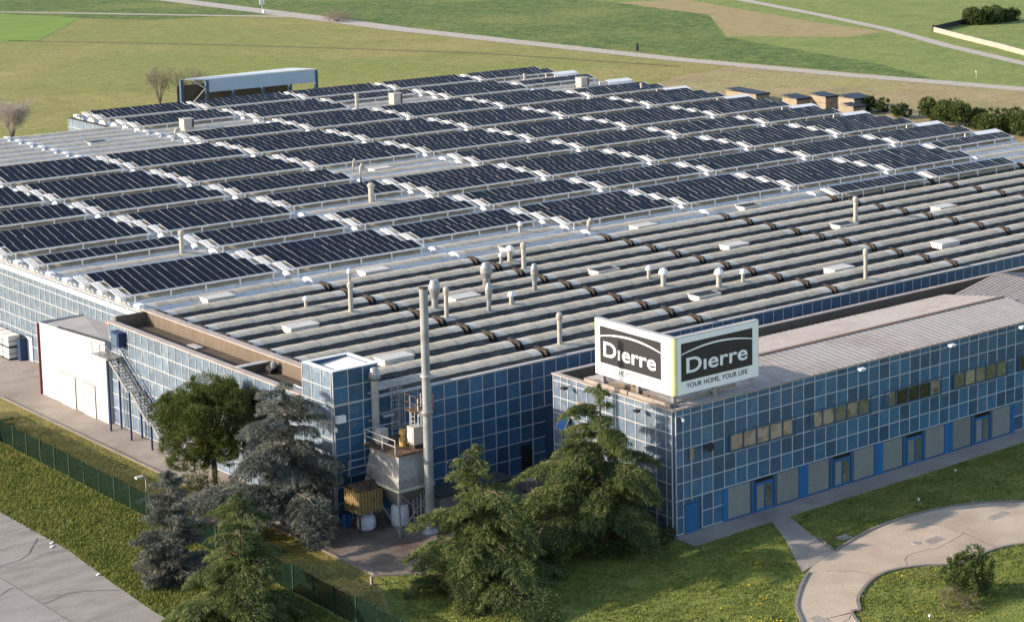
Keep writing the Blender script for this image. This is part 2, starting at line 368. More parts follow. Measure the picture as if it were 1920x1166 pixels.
# ------------------------------------------------------------------ factory
DZ = 8.32; HC = 9.05; GX0 = -12.01; LX = 15.46; NB = 8
def RY(k): return 50.94 + (3.458 if k <= 0 else 3.40)*k
KMIN, KMAX = -9, 34
YB = RY(KMAX) + 1.9; XR = GX0 + LX*NB + .6; XN = GX0 + LX*3; YN = RY(30) + 1.9
factory = thing('factory', 'huge low factory hall with blue panelled walls and a ribbed vaulted roof', 'factory', (0,0,0))
b = MB()                                        # roof decks: dark bitumen front part, white painted rest
b.box(-12, 18.6, DZ-.4, XR, RY(0)+1.2, DZ, 0)
b.build('roof_deck', ['bitumen'], factory)
b = MB(); b.box(-12, RY(0)+1.2, DZ-.4, XR, YN, DZ, 0); b.box(XN-.3, YN, DZ-.4, XR, YB, DZ, 0)
b.build('roof_deck', ['white_deck'], factory)
# walls: backing, panels, glazing bars
CW, RH = 1.125, 1.17; OXE = 2.7+1.125*42
obj_panels = {'f': 0, 'o': 0}
PM = {}
def panel_mesh(w, h, axis, m):
    key = (round(w,3), round(h,3), axis, m)
    if key not in PM:
        b = MB()
        if axis == 'x': b.box(-w/2, -.03, -h/2, w/2, .03, h/2)
        else: b.box(-.03, -w/2, -h/2, .03, w/2, h/2)
        PM[key] = b.mesh('facade_panel', m)
    return PM[key]
def facade(parent, axis, plane, a0, a1, zs, m, budget, skip=None, far=False, cw=CW, cols=None, bars=True, bw=.058, last=True):
    """a wall of panels facing -Y (axis x) or -X (axis y): panels in the columns from a0 to a1 and rows zs"""
    if cols is None:
        n = max(1, round(abs(a1-a0)/cw)); cols = [a0+(a1-a0)*i/n for i in range(n+1)]
    rest = MB(); nv = MB()
    for i in range(len(cols)-1):
        for j in range(len(zs)-1):
            ca, cb = cols[i], cols[i+1]; za, zb = zs[j], zs[j+1]
            if skip and skip((ca+cb)/2, (za+zb)/2): continue
            w_, h_ = abs(cb-ca)-.03, zb-za-.03; ca, cb = (ca+cb)/2, (za+zb)/2
            p = (ca, plane-.035, cb) if axis == 'x' else (plane-.035, ca, cb)
            if not far and obj_panels[budget] < 300:
                obj_panels[budget] += 1
                o = put('facade_panel', panel_mesh(w_, h_, axis, m), parent, p)
            else:
                if axis == 'x': rest.box(p[0]-w_/2, p[1]-.03, p[2]-h_/2, p[0]+w_/2, p[1]+.03, p[2]+h_/2)
                else: rest.box(p[0]-.03, p[1]-w_/2, p[2]-h_/2, p[0]+.03, p[1]+w_/2, p[2]+h_/2)
    if rest.f: kind(rest.build('facade_panel', m, parent), 'stuff')
    if bars:
        for c in (cols if last else cols[:-1]):
            ok = [j for j in range(len(zs)-1) if not (skip and skip(c, (zs[j]+zs[j+1])/2))]
            run = []
            for j in ok:
                if run and run[-1][1] == zs[j]: run[-1][1] = zs[j+1]
                else: run.append([zs[j], zs[j+1]])
            for z0, z1 in run:
                bb = MB()
                if axis == 'x': bb.box(-bw/2, -.11, 0, bw/2, -.0, z1-z0); o = bb.build('glazing_bar', 'white_bar', parent, (c, plane, z0))
                else: bb.box(-.11, -bw/2, 0, 0, bw/2, z1-z0); o = bb.build('glazing_bar', 'white_bar', parent, (plane, c, z0))
        for z in zs[:-1]:
            run = []
            for i in range(len(cols)-1):
                if skip and skip((cols[i]+cols[i+1])/2, z+.02) and skip((cols[i]+cols[i+1])/2, z-.02): continue
                if run and run[-1][1] == cols[i]: run[-1][1] = cols[i+1]
                else: run.append([cols[i], cols[i+1]])
            for x0, x1 in run:
                bb = MB()
                if axis == 'x': bb.box(0, -.116, -bw/2, x1-x0, -.003, bw/2); bb.build('glazing_bar', 'white_bar', parent, (x0, plane, z))
                else: bb.box(-.116, 0, -bw/2, -.003, x1-x0, bw/2); bb.build('glazing_bar', 'white_bar', parent, (plane, x0, z))
zs = [8.5 - RH*i for i in range(8)][::-1]; zs[0] = .18
FW = 18.35
fwall = MB().box(-15.3, FW, 0, XR, FW+.25, 8.49).build('front_wall', 'wall_back', factory)
lwall = MB().box(-11.8, 52.5, 0, -11.5, YN, 8.49).build('left_wall', 'wall_back', factory)
awall = MB().box(-15.4, FW+.01, 0, -15.1, 52.5, 8.49).box(-15.1, 52.2, 0, -11.8, 52.49, 8.49).build('left_wall', 'wall_back', factory)
bwall = MB().box(XN-.3, YN, 0, XN, YB, 8.49).box(-12, YN-.25, 0, XN, YN, 8.45).box(XN, YB-.2, 0, XR, YB, 8.4).box(XR-.2, FW+.3, 0, XR, YB-.2, 8.4).build('back_wall', 'wall_back', factory)
door_skip = lambda x, z: 0.35 < x < 1.55 and z < 2.4
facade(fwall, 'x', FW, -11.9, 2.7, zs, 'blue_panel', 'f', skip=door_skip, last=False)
facade(awall, 'y', -15.4, 22.3, 52.5, zs, 'blue_panel_sunlit', 'f')
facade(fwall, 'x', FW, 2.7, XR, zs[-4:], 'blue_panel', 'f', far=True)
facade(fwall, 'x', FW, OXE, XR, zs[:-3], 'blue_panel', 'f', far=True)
facade(lwall, 'y', -11.8, 52.55, YN, zs, 'blue_panel_sunlit', 'f', far=True)
facade(bwall, 'y', XN-.3, YN+.1, YB, zs[-3:], 'blue_panel_sunlit', 'f', far=True)
MB().box(.4, FW-.06, .05, 1.45, FW-.02, 2.3).build('door', 'dark', fwall)
MB().box(-15.45, FW-.14, 8.49, XR+.1, FW+.28, 8.60).build('wall_coping', 'cap_grey', factory)
MB().box(-11.98, 52.3, 8.49, -11.45, YN, 8.58).build('wall_coping', 'cap_grey', factory)
MB().box(XN-.48, YN, 8.49, XN+.05, YB, 8.58).box(-12, YN-.15, 8.5, XN-.5, YN+.25, 8.68).build('wall_coping', 'dark', factory)
# side terrace with its parapets
MB().box(-15.55, 22.2, 8.49, -15.0, 52.6, 8.6).build('wall_coping', 'parapet', factory)
MB().box(-15.1, 18.6, 7.75, -12.3, 52.2, 7.95).build('terrace_roof', 'brown_roof', factory)
MB().box(-12.45, 18.6, 7.95, -12.0, 52.2, 9.0).build('terrace_parapet', 'brown_wall', factory)
MB().box(-12.55, 22.2, 9.0, -11.9, 52.3, 9.09).build('parapet_coping', 'parapet', factory)
MB().box(-15.1, 32.15, 7.95, -12.45, 32.5, 8.55).build('cross_wall', 'brown_wall', factory)
MB().box(-15.1, 32.05, 8.55, -12.5, 32.6, 8.63).build('wall_coping', 'cap_grey', factory)
MB().box(-15.1, 52.0, 7.95, -12.45, 52.19, 9.0).build('terrace_parapet', 'brown_wall', factory)
MB().box(-13.6, 41.4, 7.95, -13.0, 43.0, 8.08).build('terrace_slab', 'cap_grey', factory)
MB().box(-15.05, 33, 7.95, -14.3, 52, 8.0).build('terrace_gutter', 'grey_roof', factory)
# corner tower
TW = 22.2
tower = MB().box(-15.4, FW, 8.6, -15.15, TW, 10.98).box(-15.15, FW, 8.6, -11.75, FW+.2, 10.98).box(-12, FW+.2, 8.6, -11.75, TW, 10.98).box(-15.15, TW-.25, 8.6, -12, TW, 10.98).build('corner_tower', 'wall_back', factory)
tz = [8.6, 9.8, 10.98]
facade(tower, 'y', -15.4, FW+.05, TW, tz, 'blue_panel_sunlit', 'f', cw=1.2)
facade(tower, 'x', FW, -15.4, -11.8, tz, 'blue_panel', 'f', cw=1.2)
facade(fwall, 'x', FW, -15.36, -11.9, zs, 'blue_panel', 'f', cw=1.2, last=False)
facade(awall, 'y', -15.4, FW+.05, 22.3, zs, 'blue_panel_sunlit', 'f', cw=1.2, last=False)
MB().box(-15.46, FW-.1, 10.98, -11.7, FW+.3, 11.05).box(-15.46, FW+.3, 10.98, -15.1, TW, 11.05).box(-12.05, FW+.3, 10.98, -11.7, TW, 11.05).box(-15.1, TW-.3, 10.98, -12.05, TW, 11.05).build('tower_coping', 'white_sheet', tower)
b = MB()
for i in range(16):
    x0 = -15.15+i*.2
    zt_ = 10.62+.018*i; b.box(x0, FW+.2, 10.4, x0+.1, TW-.25, zt_); b.box(x0+.1, FW+.2, 10.4, x0+.2, TW-.25, zt_-.05)
b.build('tower_roof', 'tower_roof', tower)
# roof vaults: sheets across, pale first and last sheet
def vault_mesh(name, L, mats):
    b = MB(); n = 15; hw = .86; seg_ = 8; prof = [(-1.24, 0), (-.89, .38)]
    for i in range(seg_+1):
        y = -hw+2*hw*i/seg_; prof.append((y, .47+(HC-DZ-.47)*(1-(y/hw)**2)))
    prof += [(.89, .38), (1.2, 0)]
    for k in range(n):
        xa = -L/2+L*k/n; xb = xa+L/n+.05; dz = (0,.028,.012,.036)[k % 4]; m = 1 if k in (0, n-1) else 0
        for i in range(len(prof)-1):
            y0, za = prof[i]; y1, zb = prof[i+1]
            mm = 2 if i in (0, 1, len(prof)-3, len(prof)-2) else m
            b.face([(xa,y0,za+dz),(xb,y0,za+dz),(xb,y1,zb+dz),(xa,y1,zb+dz)][::-1], mm)
    for xe, s in ((-L/2, 1), (L/2, -1)):
        pts = [(xe, y, zz) for y, zz in prof]
        b.face(pts if s > 0 else pts[::-1], 1 if 0 else 2)
    return b.mesh(name, mats)
VM = {'d': vault_mesh('roof_vault', LX-.80, ['vault','vault_end','bitumen']), 'w': vault_mesh('roof_vault', LX-.80, ['vault','vault_end','white_deck'])}
ROWS = {0: [(2,4),(7,7),(9,11),(13,14),(16,18),(20,22)],
        1: [(2,4),(6,7),(9,11),(13,14),(16,18),(20,22)],
        2: [(3,4),(6,7),(10,11),(13,14),(16,18),(20,22)],
        3: [(2,4),(6,7),(9,11),(16,18),(20,22),(24,25),(29,30),(32,33)],
        4: [(2,4),(6,7),(9,11),(13,14),(16,18),(20,22),(24,26),(28,30),(32,33)],
        5: [(0,0),(2,4),(6,7),(9,11),(13,14),(16,18),(20,22),(24,26),(30,30),(32,33)],
        6: [(0,0),(2,4),(6,7),(9,11),(13,14),(16,18),(20,22),(24,26),(28,30),(32,33)],
        7: [(4,4),(6,7),(9,11),(13,14),(16,18),(20,22),(24,25),(29,29),(32,33)]}
covered = {(bb, k) for bb, gs in ROWS.items() for g in gs for k in range(g[0], g[1]+1)}
nv = 0; restw = []
cells = [(bb, k) for k in range(KMIN, KMAX+1) for bb in range(NB)]
cells = [c for c in cells if not (c[1] > 30 and c[0] < 3)]
cells.sort(key=lambda c: (c in covered, c[1]))
restv = []
for bb, k in cells:
    x = GX0+LX*(bb+.5); me = VM['d' if k <= 0 else 'w']
    if nv < 300: nv += 1; put('roof_vault', me, factory, (x, RY(k), DZ))
    else: restv.append((x, RY(k)))
if restv:
    src = VM['w']; vb = np.array([v.co[:] for v in src.vertices]); allv = []; fs = []; ms = []
    polys = [tuple(p.vertices) for p in src.polygons]; mi = [p.material_index for p in src.polygons]
    for x, y in restv:
        i = len(allv)*len(vb); allv.append(vb+np.array([x, y, DZ])); fs += [tuple(i+q for q in p) for p in polys]; ms += mi
    me = bpy.data.meshes.new('roof_vault'); me.from_pydata(np.concatenate(allv).tolist(), [], fs)
    for k in ('vault','vault_end','white_deck'): me.materials.append(M[k])
    me.polygons.foreach_set('material_index', ms); kind(put('roof_vault', me, factory), 'stuff')
# rusty joint boards in the dark part, white covers in the painted part
b = MB(); b.box(-.06,-1.0,.30,.06,.55,.80,0); b.box(-.12,-.95,.80,.12,.5,.85,0); b.box(-.42,-1.15,.0,.42,-.45,.16,1); b.box(-.42,.5,.3,.42,.62,.70,1)
JB = b.mesh('joint_board', ['rust_dark','dark'])
b = MB(); b.box(-.26, -.48, .5, .26, .48, .82); b.bar((0,-1.35,.06),(0,-.6,.62),.12,.05); WC = b.mesh('joint_cover', ['white_sheet'])
for k in range(KMIN, KMAX+1):
    for g in range(NB+1):
        x = GX0+LX*g
        if k > 30 and g < 3: continue
        if k <= 0:
            if g in (0, NB): MB().box(-.05, -.9, .1, .25, .8, .8).build('joint_board', 'rust_dark', factory, (x-.1 if g else x+.15, RY(k), DZ)); continue
            put('joint_board', JB, factory, (x, RY(k), DZ))
        elif g == 0 or all((q, r) not in covered for q in (g-1, g) for r in ((k, k+1) if k+1 < 3 or (g, k+1) not in covered else (k, k-1))): put('joint_cover', WC, factory, (x+(.1 if g == 0 else 0), RY(k), DZ))
ordn = ['first','second','third','fourth','fifth','sixth','seventh','eighth','ninth','tenth']
# pale sheet shelters over the walkways at the far end
CV = MB(); CV.face([(-2.4,-1.2,0),(2.4,-1.2,0),(2.3,0,.28),(-2.3,0,.28)]); CV.face([(-2.3,0,.28),(2.3,0,.28),(2.4,1.2,0),(-2.4,1.2,0)])
cvm = CV.mesh('roof_sheet', 'white_sheet')
cfr = MB().box(-2.4,-1.2,-.9,-2.3,-1.1,-.01).box(2.3,-1.2,-.9,2.4,-1.1,-.01).box(-2.4,1.1,-.9,-2.3,1.2,-.01).box(2.3,1.1,-.9,2.4,1.2,-.01).box(-2.38,-1.18,-.5,2.38,-1.14,-.02).mesh('frame', 'white_sheet')
for n_, k in enumerate((5, 8, 12, 15, 19, 23, 27, 31)):
    t = thing('walkway_shelter', 'nearest white walkway shelter at the far right roof edge' if not n_ else f"white walkway shelter on the far right roof edge, {ordn[n_]} from the front", 'shelter', (XR-2.4, RY(k), 9.5), 'walkway shelters along the far roof edge')
    put('roof_sheet', cvm, t); put('frame', cfr, t)

# ------------------------------------------------------------------ solar arrays
PW, PL, TILT = .84, 1.9, math.radians(12)
b = MB(); w2, l2 = PW/2-.011, PL/2; fr = .016
b.box(-w2, -l2, -.02, w2, l2, .018, 0)
b.face([(-w2+fr,-l2+fr,.024),(w2-fr,-l2+fr,.024),(w2-fr,l2-fr,.024),(-w2+fr,l2-fr,.024)], 1)
PVM = b.mesh('solar_panel', ['panel_frame','pv_cell'])
NP = 16
b = MB()
for i in range(3): b.box(-1.05+.26*i, -1.0, -.16, -.90+.26*i, 1.0, -.06)
SIDE = b.mesh('side_rail', 'alu')
ENDR = MB().box(0, -1.0, -.08, .16, 1.0, .0).mesh('end_rail', 'alu')
b = MB().box(-.35, -.05, -.13, NP*PW+.25, .05, -.03); FR = b.mesh('front_rail', 'alu')
LEG = MB().box(-.05, -.05, -.85, .05, .05, 0).mesh('leg', 'alu')
WD = MB().box(-.4, -1.1, 0, .55, 1.1, .02)
ordn = ['first','second','third','fourth','fifth','sixth','seventh','eighth','ninth','tenth']
num = {1:'one-row', 2:'two-row', 3:'three-row'}
for bb, gs in ROWS.items():
    for gi, (k0, k1) in enumerate(gs):
        x0 = GX0+LX*bb+.62
        if bb == 0 and k0 > 18 and False: continue
        t = thing('solar_array', f"{num[k1-k0+1]} solar array, {ordn[gi]} from the front in the {ordn[bb]} column from the left wall", 'solar array', (x0, RY(k0), HC+.58), 'solar arrays on the vaulted roof')
        for k in range(k0, k1+1):
            dy = RY(k)-RY(k0)
            for i in range(NP):
                p = put('solar_panel', PVM, t, ((i+.5)*PW, dy, rng.normal(0,.004))); p.rotation_euler = (TILT+rng.normal(0,.004), rng.normal(0,.004), 0)
            s = put('side_rail', SIDE, t, (0, dy, 0)); s.rotation_euler = (TILT, 0, 0)
            s = put('end_rail', ENDR, t, (NP*PW+.04, dy, 0)); s.rotation_euler = (TILT, 0, 0)
            yb = -.5*PL*math.cos(TILT); zb = -.5*PL*math.sin(TILT)
            put('front_rail', FR, t, (0, dy+yb-.07, zb))
            if k == k0:
                for i in range(5): put('leg', LEG, t, (.3+i*3.25, dy+yb-.07, zb-.1))

# ------------------------------------------------------------------ roof furniture
def vent(style, x, y, zb, zt, w_, label, cat='roof vent', m='vent_pale', grp='vents and stacks on the factory roof'):
    h = zt-zb; t = thing('roof_vent', label, cat, (x, y, zb), grp); r = w_/2
    if style == 'stack':
        MB().lathe([(r*.72,0),(r*.72,h*.80)], 14).build('pipe', m, t, smooth=False)
        MB().lathe([(r*.72,h*.8),(r,h*.84),(r,h*.93),(r*.55,h)], 14).build('cowl', m, t)
        MB().lathe([(r*1.5,0),(r*1.3,.10),(r*.9,.14)], 12).build('collar', m, t)
    elif style == 'mushroom':
        MB().lathe([(r*.55,0),(r*.55,h*.75)], 14).build('pipe', 'vent_cream' if m == 'cream' else 'vent_pale', t)
        MB().lathe([(r*.6,h*.70),(r,h*.74),(r*.98,h*.83),(r*.7,h*.94),(r*.2,h)], 16).build('cap', 'white_sheet', t)
    elif style == 'bulb':
        MB().lathe([(r*.62,0),(r*.62,h*.45)], 14).build('pipe', m, t)
        MB().lathe([(r*.62,h*.45),(r*1.0,h*.66),(r*.98,h*.82),(r*.6,h*.97),(r*.5,h)], 16).build('cowl', m, t)
    elif style == 'elbow':
        MB().tube([(0,0,0),(0,0,h*.6),(.04,0,h*.85),(.2,0,h*.98),(.38,0,h*.9),(.44,0,h*.72)], [r]*6, 12).build('pipe', m, t)
    elif style == 'pole':
        MB().lathe([(r,0),(r,h)], 8).build('pipe', m, t)
        MB().box(-r*2.2,-r*2.2,h-.12,r*2.2,r*2.2,h).build('cap', m, t)
    elif style == 'box':
        b = MB(); b.box(-w_*.45,-w_*.45,.15,w_*.3,w_*.45,h); b.box(-w_*.5,-w_*.5,h,w_*.55,w_*.5,h+.07)
        b.build('housing', 'vent_pale', t)
        MB().box(w_*.3,-w_*.42,.2,w_*.5,w_*.42,h-.03).build('louvre', 'louvre', t)
        MB().box(-w_*.4,-w_*.4,-.6,w_*.4,w_*.4,.15).build('curb', 'vent_pale', t)
    return t
zc = 8.95
V = [('stack',57.82,39.66,11.4,.62,'tall pale stack standing behind the open hatch on the right ribs'),
 ('stack',38.9,19.75,11.75,.48,'slim pale stack near the front edge of the roof at far right'),
 ('mushroom',25.4,33.2,10.15,.62,'small mushroom vent left of a larger cream one in the middle ribs'),
 ('mushroom',24.3,29.9,10.6,.86,'larger mushroom vent on a greenish pipe in the middle ribs'),
 ('mushroom',27.6,26.4,10.65,.86,'mushroom vent on a cream pipe beside the open hatch'),
 ('mushroom',30.4,26.4,10.15,.55,'small mushroom vent right of the open hatch by the cream one'),
 ('mushroom',20.73,47.4,10.5,.86,'broad white mushroom vent left of the stack with a rusty head'),
 ('mushroom',19.6,47.2,10.05,.5,'tiny mushroom vent left of the broad white one on the first dark ribs'),
 ('stack',19.72,43.9,11.45,.60,'tall stack with rusty round head near the first dark ribs'),
 ('bulb',13.1,40.3,11.15,1.08,'fat grey bulb headed vent, broadest of the grey ones'),
 ('bulb',15.5,36.6,11.25,.68,'grey bulb headed vent right of the fattest one'),
 ('bulb',8.25,33.1,11.25,.60,'grey bulb headed vent in front of the fattest one'),
 ('mushroom',10.72,33.4,10.1,.66,'flat white mushroom vent right of a grey bulb headed stack'),
 ('stack',4.22,33.3,11.55,.50,'pale stack just right of the shiny silver cowl'),
 ('stack',-.37,40.3,11.55,.54,'pale stack with a round head, leftmost tall stack on the dark ribs'),
 ('mushroom',5.47,50,10.25,.46,'small dull vent above the first dark rib at left'),
 ('mushroom',-2.24,44.2,9.98,.5,'white mushroom vent nearest the terrace parapet'),
 ('stack',5.4,19.8,11.55,.52,'white capped stack on the last rib left of the billboard'),
 ('mushroom',29.47,57.8,10.1,.54,'small vent on the white roof in front of a two-row solar array'),
 ('elbow',35.0,54,10.05,.42,'bent elbow vent on the white roof below a solar array'),
 ('stack',.75,71.4,11.2,.56,'stack between the left solar columns near the wall'),
 ('stack',27.94,82.1,11.05,.8,'stout pale stack in the white gap amid the solar arrays'),
 ('elbow',36.2,99,10.65,.22,'thin hooked pipe on the bare white patch amid the arrays'),
 ('elbow',34.67,95,10.75,.30,'thicker hooked pipe right of the thin one amid the arrays'),
 ('box',72.25,146,10.6,1.5,'grey fan box with louvre at the back, middle of the three'),
 ('box',39.38,144.8,10.3,1.5,'grey fan box with louvre at the back, leftmost of the three'),
 ('box',103.86,143.5,10.4,1.6,'grey fan box with louvre at the back, rightmost of the three'),
 ('stack',65.28,145,11.35,.66,'pale stack left of the middle fan box at the back'),
 ('stack',101.5,155,10.25,.5,'short white stack in front of the rearmost arrays at right'),
 ('stack',106.35,132.4,10.4,.5,'short white stack standing among panels near the far right edge'),
 ('elbow',34.99,139.3,10.0,.34,'small bent vent at the left end of a back array'),
 ('pole',48.2,100.5,10.4,.08,'thin dark rod on the bare white patch')]
V = V[:-1]
for s_, x, y, zt, w_, lab in V:
    vent(s_, x, y, zc-.3 if s_ != 'box' else 9.0, zt, w_, lab, 'fan box' if s_ == 'box' else 'roof vent', 'vent_pale' if s_ != 'bulb' else 'galv')
t = thing('roof_vent', 'shiny silver double cone cowl beside the tall chimney top', 'roof vent', (5.45,36.8,zc-.3), 'vents and stacks on the factory roof')
MB().lathe([(.28,0),(.28,1.2)],16).build('pipe','galv',t); MB().lathe([(.28,1.1),(.50,1.9),(.50,2.1),(.32,2.7)],16).build('cowl','galv',t,smooth=False)
hm_c = MB().box(-1.25,-.7,-.2,1.25,.7,.24).mesh('curb','hatch_pale')
hm_l = MB().box(-1.32,-.76,.24,1.32,.76,.30).mesh('lid','hatch_pale')
hm_o = MB().box(-1.05,-.56,.22,1.05,.56,.255).mesh('opening','dark')
HT = [(-5.78,38.6,0,'second dark rib group at left'),(9.5,38.1,0,'dark ribs behind the silver cowl'),(24.9,38.4,1,'middle dark ribs behind the mushroom vents'),(40.7,38.5,0,'dark ribs right of centre'),(55.5,38.5,1,'dark ribs at the foot of the tall right stack'),(69.7,38.0,0,'dark ribs at far right'),
 (-6.2,24.4,2,'front ribs next to the corner tower'),(24.9,24.7,1,'front ribs beside the mushroom vents'),(40.5,24.2,0,'front ribs behind the slim stack'),(55.4,24.8,2,'front ribs at right'),
 (-5.6,52.4,0,'white roof at left below the first solar array'),(9.7,52.4,0,'white roof below the second solar column'),(25.0,52.2,1,'white roof below the third solar column'),(40.5,51.8,0,'white roof below the fourth solar column'),(55.4,52.5,1,'white roof below the fifth solar column'),
 (25.8,141.6,1,'bare white roof at the back left'),(40.5,99.6,0,'bare white patch amid the arrays')]
for x, y, st_, lab in HT:
    t = thing('roof_hatch', f"{['closed low','open topped','raised white'][st_]} roof hatch on the {lab}", 'roof hatch', (x, y+.45, HC-.25 if st_ != 2 else HC-.12), 'hatches on the factory roof')
    put('curb', hm_c, t)
    if st_ == 1: put('opening', hm_o, t); MB().box(-1.32,.55,.24,1.32,.76,.36).build('lid','hatch_pale',t)
    elif st_ == 2: MB().box(-1.32,-.76,.24,1.32,.76,.36).build('lid','hatch_pale',t)
    else: put('lid', hm_l, t)
# things lying on the terrace
t = thing('pipe_bundle', 'white pipes lying in a bundle on the brown terrace by the tower', 'pipes', (-14.1,25.6,7.95))
for i in range(5):
    MB().bar((-.55+.22*i,-2.6-.1*i,.08),(-.35+.22*i,2.0-.2*i,.08),.16).build('pipe','white_sheet',t)
t = thing('roof_tank', 'grey cylindrical tank lying against the tower on the terrace', 'tank', (-12.95,23.6,7.95))
MB().tube([(0,-1.0,.5),(0,-.9,.55),(0,.9,.55),(0,1.0,.5)],[.4,.5,.5,.4],14).build('drum','galv',t); MB().box(-.45,-.6,0,.45,-.4,.12).box(-.45,.4,0,.45,.6,.12).build('cradle','steel_brown',t)
t = thing('roof_fan', 'small dark fan on the terrace beside the cross wall', 'fan', (-12.9,30.8,7.95))
MB().tube([(0,0,.2),(0,.5,.45),(0,.6,.5)],[.3,.4,.2],12).build('casing','dark',t); MB().lathe([(.2,.5),(.24,.85),(.05,1.0)],10).build('cap','galv',t)
o = MB().box(-.1,-1.0,0,.1,1.2,.08).build('plank','orange',None,(-13.7,23.5,7.97)); tag(o,'orange plank lying on the terrace beside the tower','plank')

# ------------------------------------------------------------------ office block
office = thing('office_building', 'two storey office block with blue panels and a pinkish tin roof carrying the billboard', 'office building', (0,0,0))
OX = 55.0; OY = 13.46
oz = [.15, 1.35, 2.55, 3.75, 4.95, 6.15, 7.35, 8.55, 8.95]
of = MB().box(0.02, 0.0, 0, OX, .25, 8.95).build('front_wall', 'wall_back', office)
ol = MB().box(0, .01, 0, .25, OY, 8.95).build('side_wall', 'wall_back', office)
ob = MB().box(.25, OY-.22, 0, OX, OY, 8.95).build('back_wall', 'brown_wall', office)
# shop fronts repeat every 7.85 m
SH = [(4.36+7.85*i) for i in range(4)]; WG = [5.05+7.8*i for i in range(6)]
def inwin(x, z): return any(g < x < g+6.45 for g in WG) and 4.95 < z < 6.3
def inshop(x, z): return 4.36 < x < 35.85 and z < 2.53
def oskip(x, z): return inwin(x, z) or inshop(x, z) or (.78 < x < 2.12 and z < 2.2)
cols = [0.12,.75,1.44,2.45,3.45] + [3.45+1.072*i for i in range(1,5)]
cols = cols + [7.738+1.122*i for i in range(1, 43)]
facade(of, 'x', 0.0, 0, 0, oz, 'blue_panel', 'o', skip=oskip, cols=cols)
facade(ol, 'y', 0.0, 0, 0, oz, 'blue_panel_sunlit', 'o', cols=[.12,.7]+[.7+1.1*i for i in range(1,11)]+[12.5,13.4])
MB().box(-.14, -.14, 8.95, OX, .3, 9.05).box(-.14, .3, 8.95, .3, OY+.1, 9.05).box(.3, OY-.3, 8.95, OX, OY+.1, 9.05).build('roof_coping', 'parapet', office)
# window strips
for gi, g in enumerate(WG):
    wb = MB().box(0, -.03, 0, 6.42, .0, 1.42).box(0,-.13,0,6.42,-.03,.12).box(0,-.13,1.32,6.42,-.03,1.42)
    for i in range(6): wb.box(1.265*i if i else 0,-.125,.12,1.265*i+.10 if i < 5 else 6.42,-.03,1.32)
    wn = wb.build('window', 'blue_post', of, (g, 0, 4.96))
    kinds = [['glass_tan']*5, ['glass_tan','glass_tan','glass_olive','glass_tan','glass_olive'], ['glass_olive','glass_dark','glass_dark','glass_dark','glass_tan'], ['glass_olive','glass_tan','glass_olive','glass_olive','glass_olive'], ['glass_dark']*5, ['glass_dark']*5][gi]
    for i in range(5):
        MB().box(0, -.06, 0, 1.13, -.035, 1.16).build('pane', kinds[i], wn, (.115+1.265*i, 0, .14))
# ground floor shop fronts
base = MB().box(4.36, -.03, 0, 35.85, .0, 2.53).build('shopfront', 'blue_post', of)
for s_ in SH:
    for x0, x1 in ((s_+.48, s_+2.61), (s_+5.24, s_+7.38)):
        MB().box(0, -.07, .16, x1-x0, -.035, 2.42).build('shutter', 'shutter', base, (x0, 0, 0))
    MB().box(0, -.12, .05, .48, -.035, 2.5).build('pillar', 'blue_flat', base, (s_, 0, 0))
    d = MB().box(0, -.10, .08, 1.7, -.035, 2.12).build('door', 'blue_flat', base, (s_+3.1, 0, 0))
    for k in range(2): MB().box(0, -.13, .25, .62, -.105, 1.98).build('pane', 'glass_olive' if k else 'shutter', d, (.14+.78*k, 0, 0))
    MB().box(0, -.07, 2.2, 1.7, -.035, 2.45).build('fanlight', 'glass_dark', base, (s_+3.1, 0, 0))
    MB().box(0, -.12, .05, .44, -.035, 2.5).build('pillar', 'blue_flat', base, (s_+7.4, 0, 0))
    MB().box(0, -.1, .08, .32, -.035, 2.45).build('mullion', 'wall_back', base, (s_+2.7, 0, 0)); MB().box(0, -.1, .08, .3, -.035, 2.45).build('mullion', 'wall_back', base, (s_+4.88, 0, 0))
MB().box(.84, -.14, .02, 2.06, -.02, 2.1).build('door', 'blue_flat', of)
MB().box(4.3, -.16, .02, 36, -.02, .10).build('base_trim', 'blue_flat', of)
# tin roof: ribbed gable
def ribbed(name, p00, p10, p11, p01, n, m, parent, h=.06, dark=None):
    """corrugated sheet: ribs run from the p00-p10 edge to the p01-p11 edge"""
    b = MB(); p00, p10, p11, p01 = map(Vector, (p00, p10, p11, p01))
    nn = (p10-p00).cross(p01-p00).normalized()*h
    if nn.z < 0: nn = -nn
    for i in range(n):
        a0, a1 = p00.lerp(p10, i/n), p00.lerp(p10, (i+.72)/n); c0, c1 = p01.lerp(p11, i/n), p01.lerp(p11, (i+.72)/n)
        e0, e1 = p00.lerp(p10, (i+.79)/n), p00.lerp(p10, (i+.93)/n); g0, g1 = p01.lerp(p11, (i+.79)/n), p01.lerp(p11, (i+.93)/n)
        f0, f1 = p00.lerp(p10, (i+1)/n), p01.lerp(p11, (i+1)/n)
        b.face([a0, a1, c1, c0]); b.face([a1, e0+nn, g0+nn, c1]); b.face([e0+nn, e1+nn, g1+nn, g0+nn], 1 if dark and i % 3 == 0 else 0); b.face([e1+nn, f0, f1, g1+nn])
    return b.build(name, [m, dark or m], parent)
RZ = 9.55; RYM = 5.35
ribbed('roof', (.7,-.16,9.07), (40.3,-.16,9.07), (40.6,RYM,RZ), (.7,RYM,RZ), 66, 'tin_roof', office, .022, 'tin_roof_grey')
ribbed('roof', (.7,10.8,9.05), (39.3,10.8,9.05), (40.6,RYM,RZ), (.7,RYM,RZ), 66, 'tin_roof', office, .022)
MB().bar((.7,RYM,RZ+.05),(40.6,RYM,RZ+.05),.28,.09).build('ridge', 'copper_seam', office)
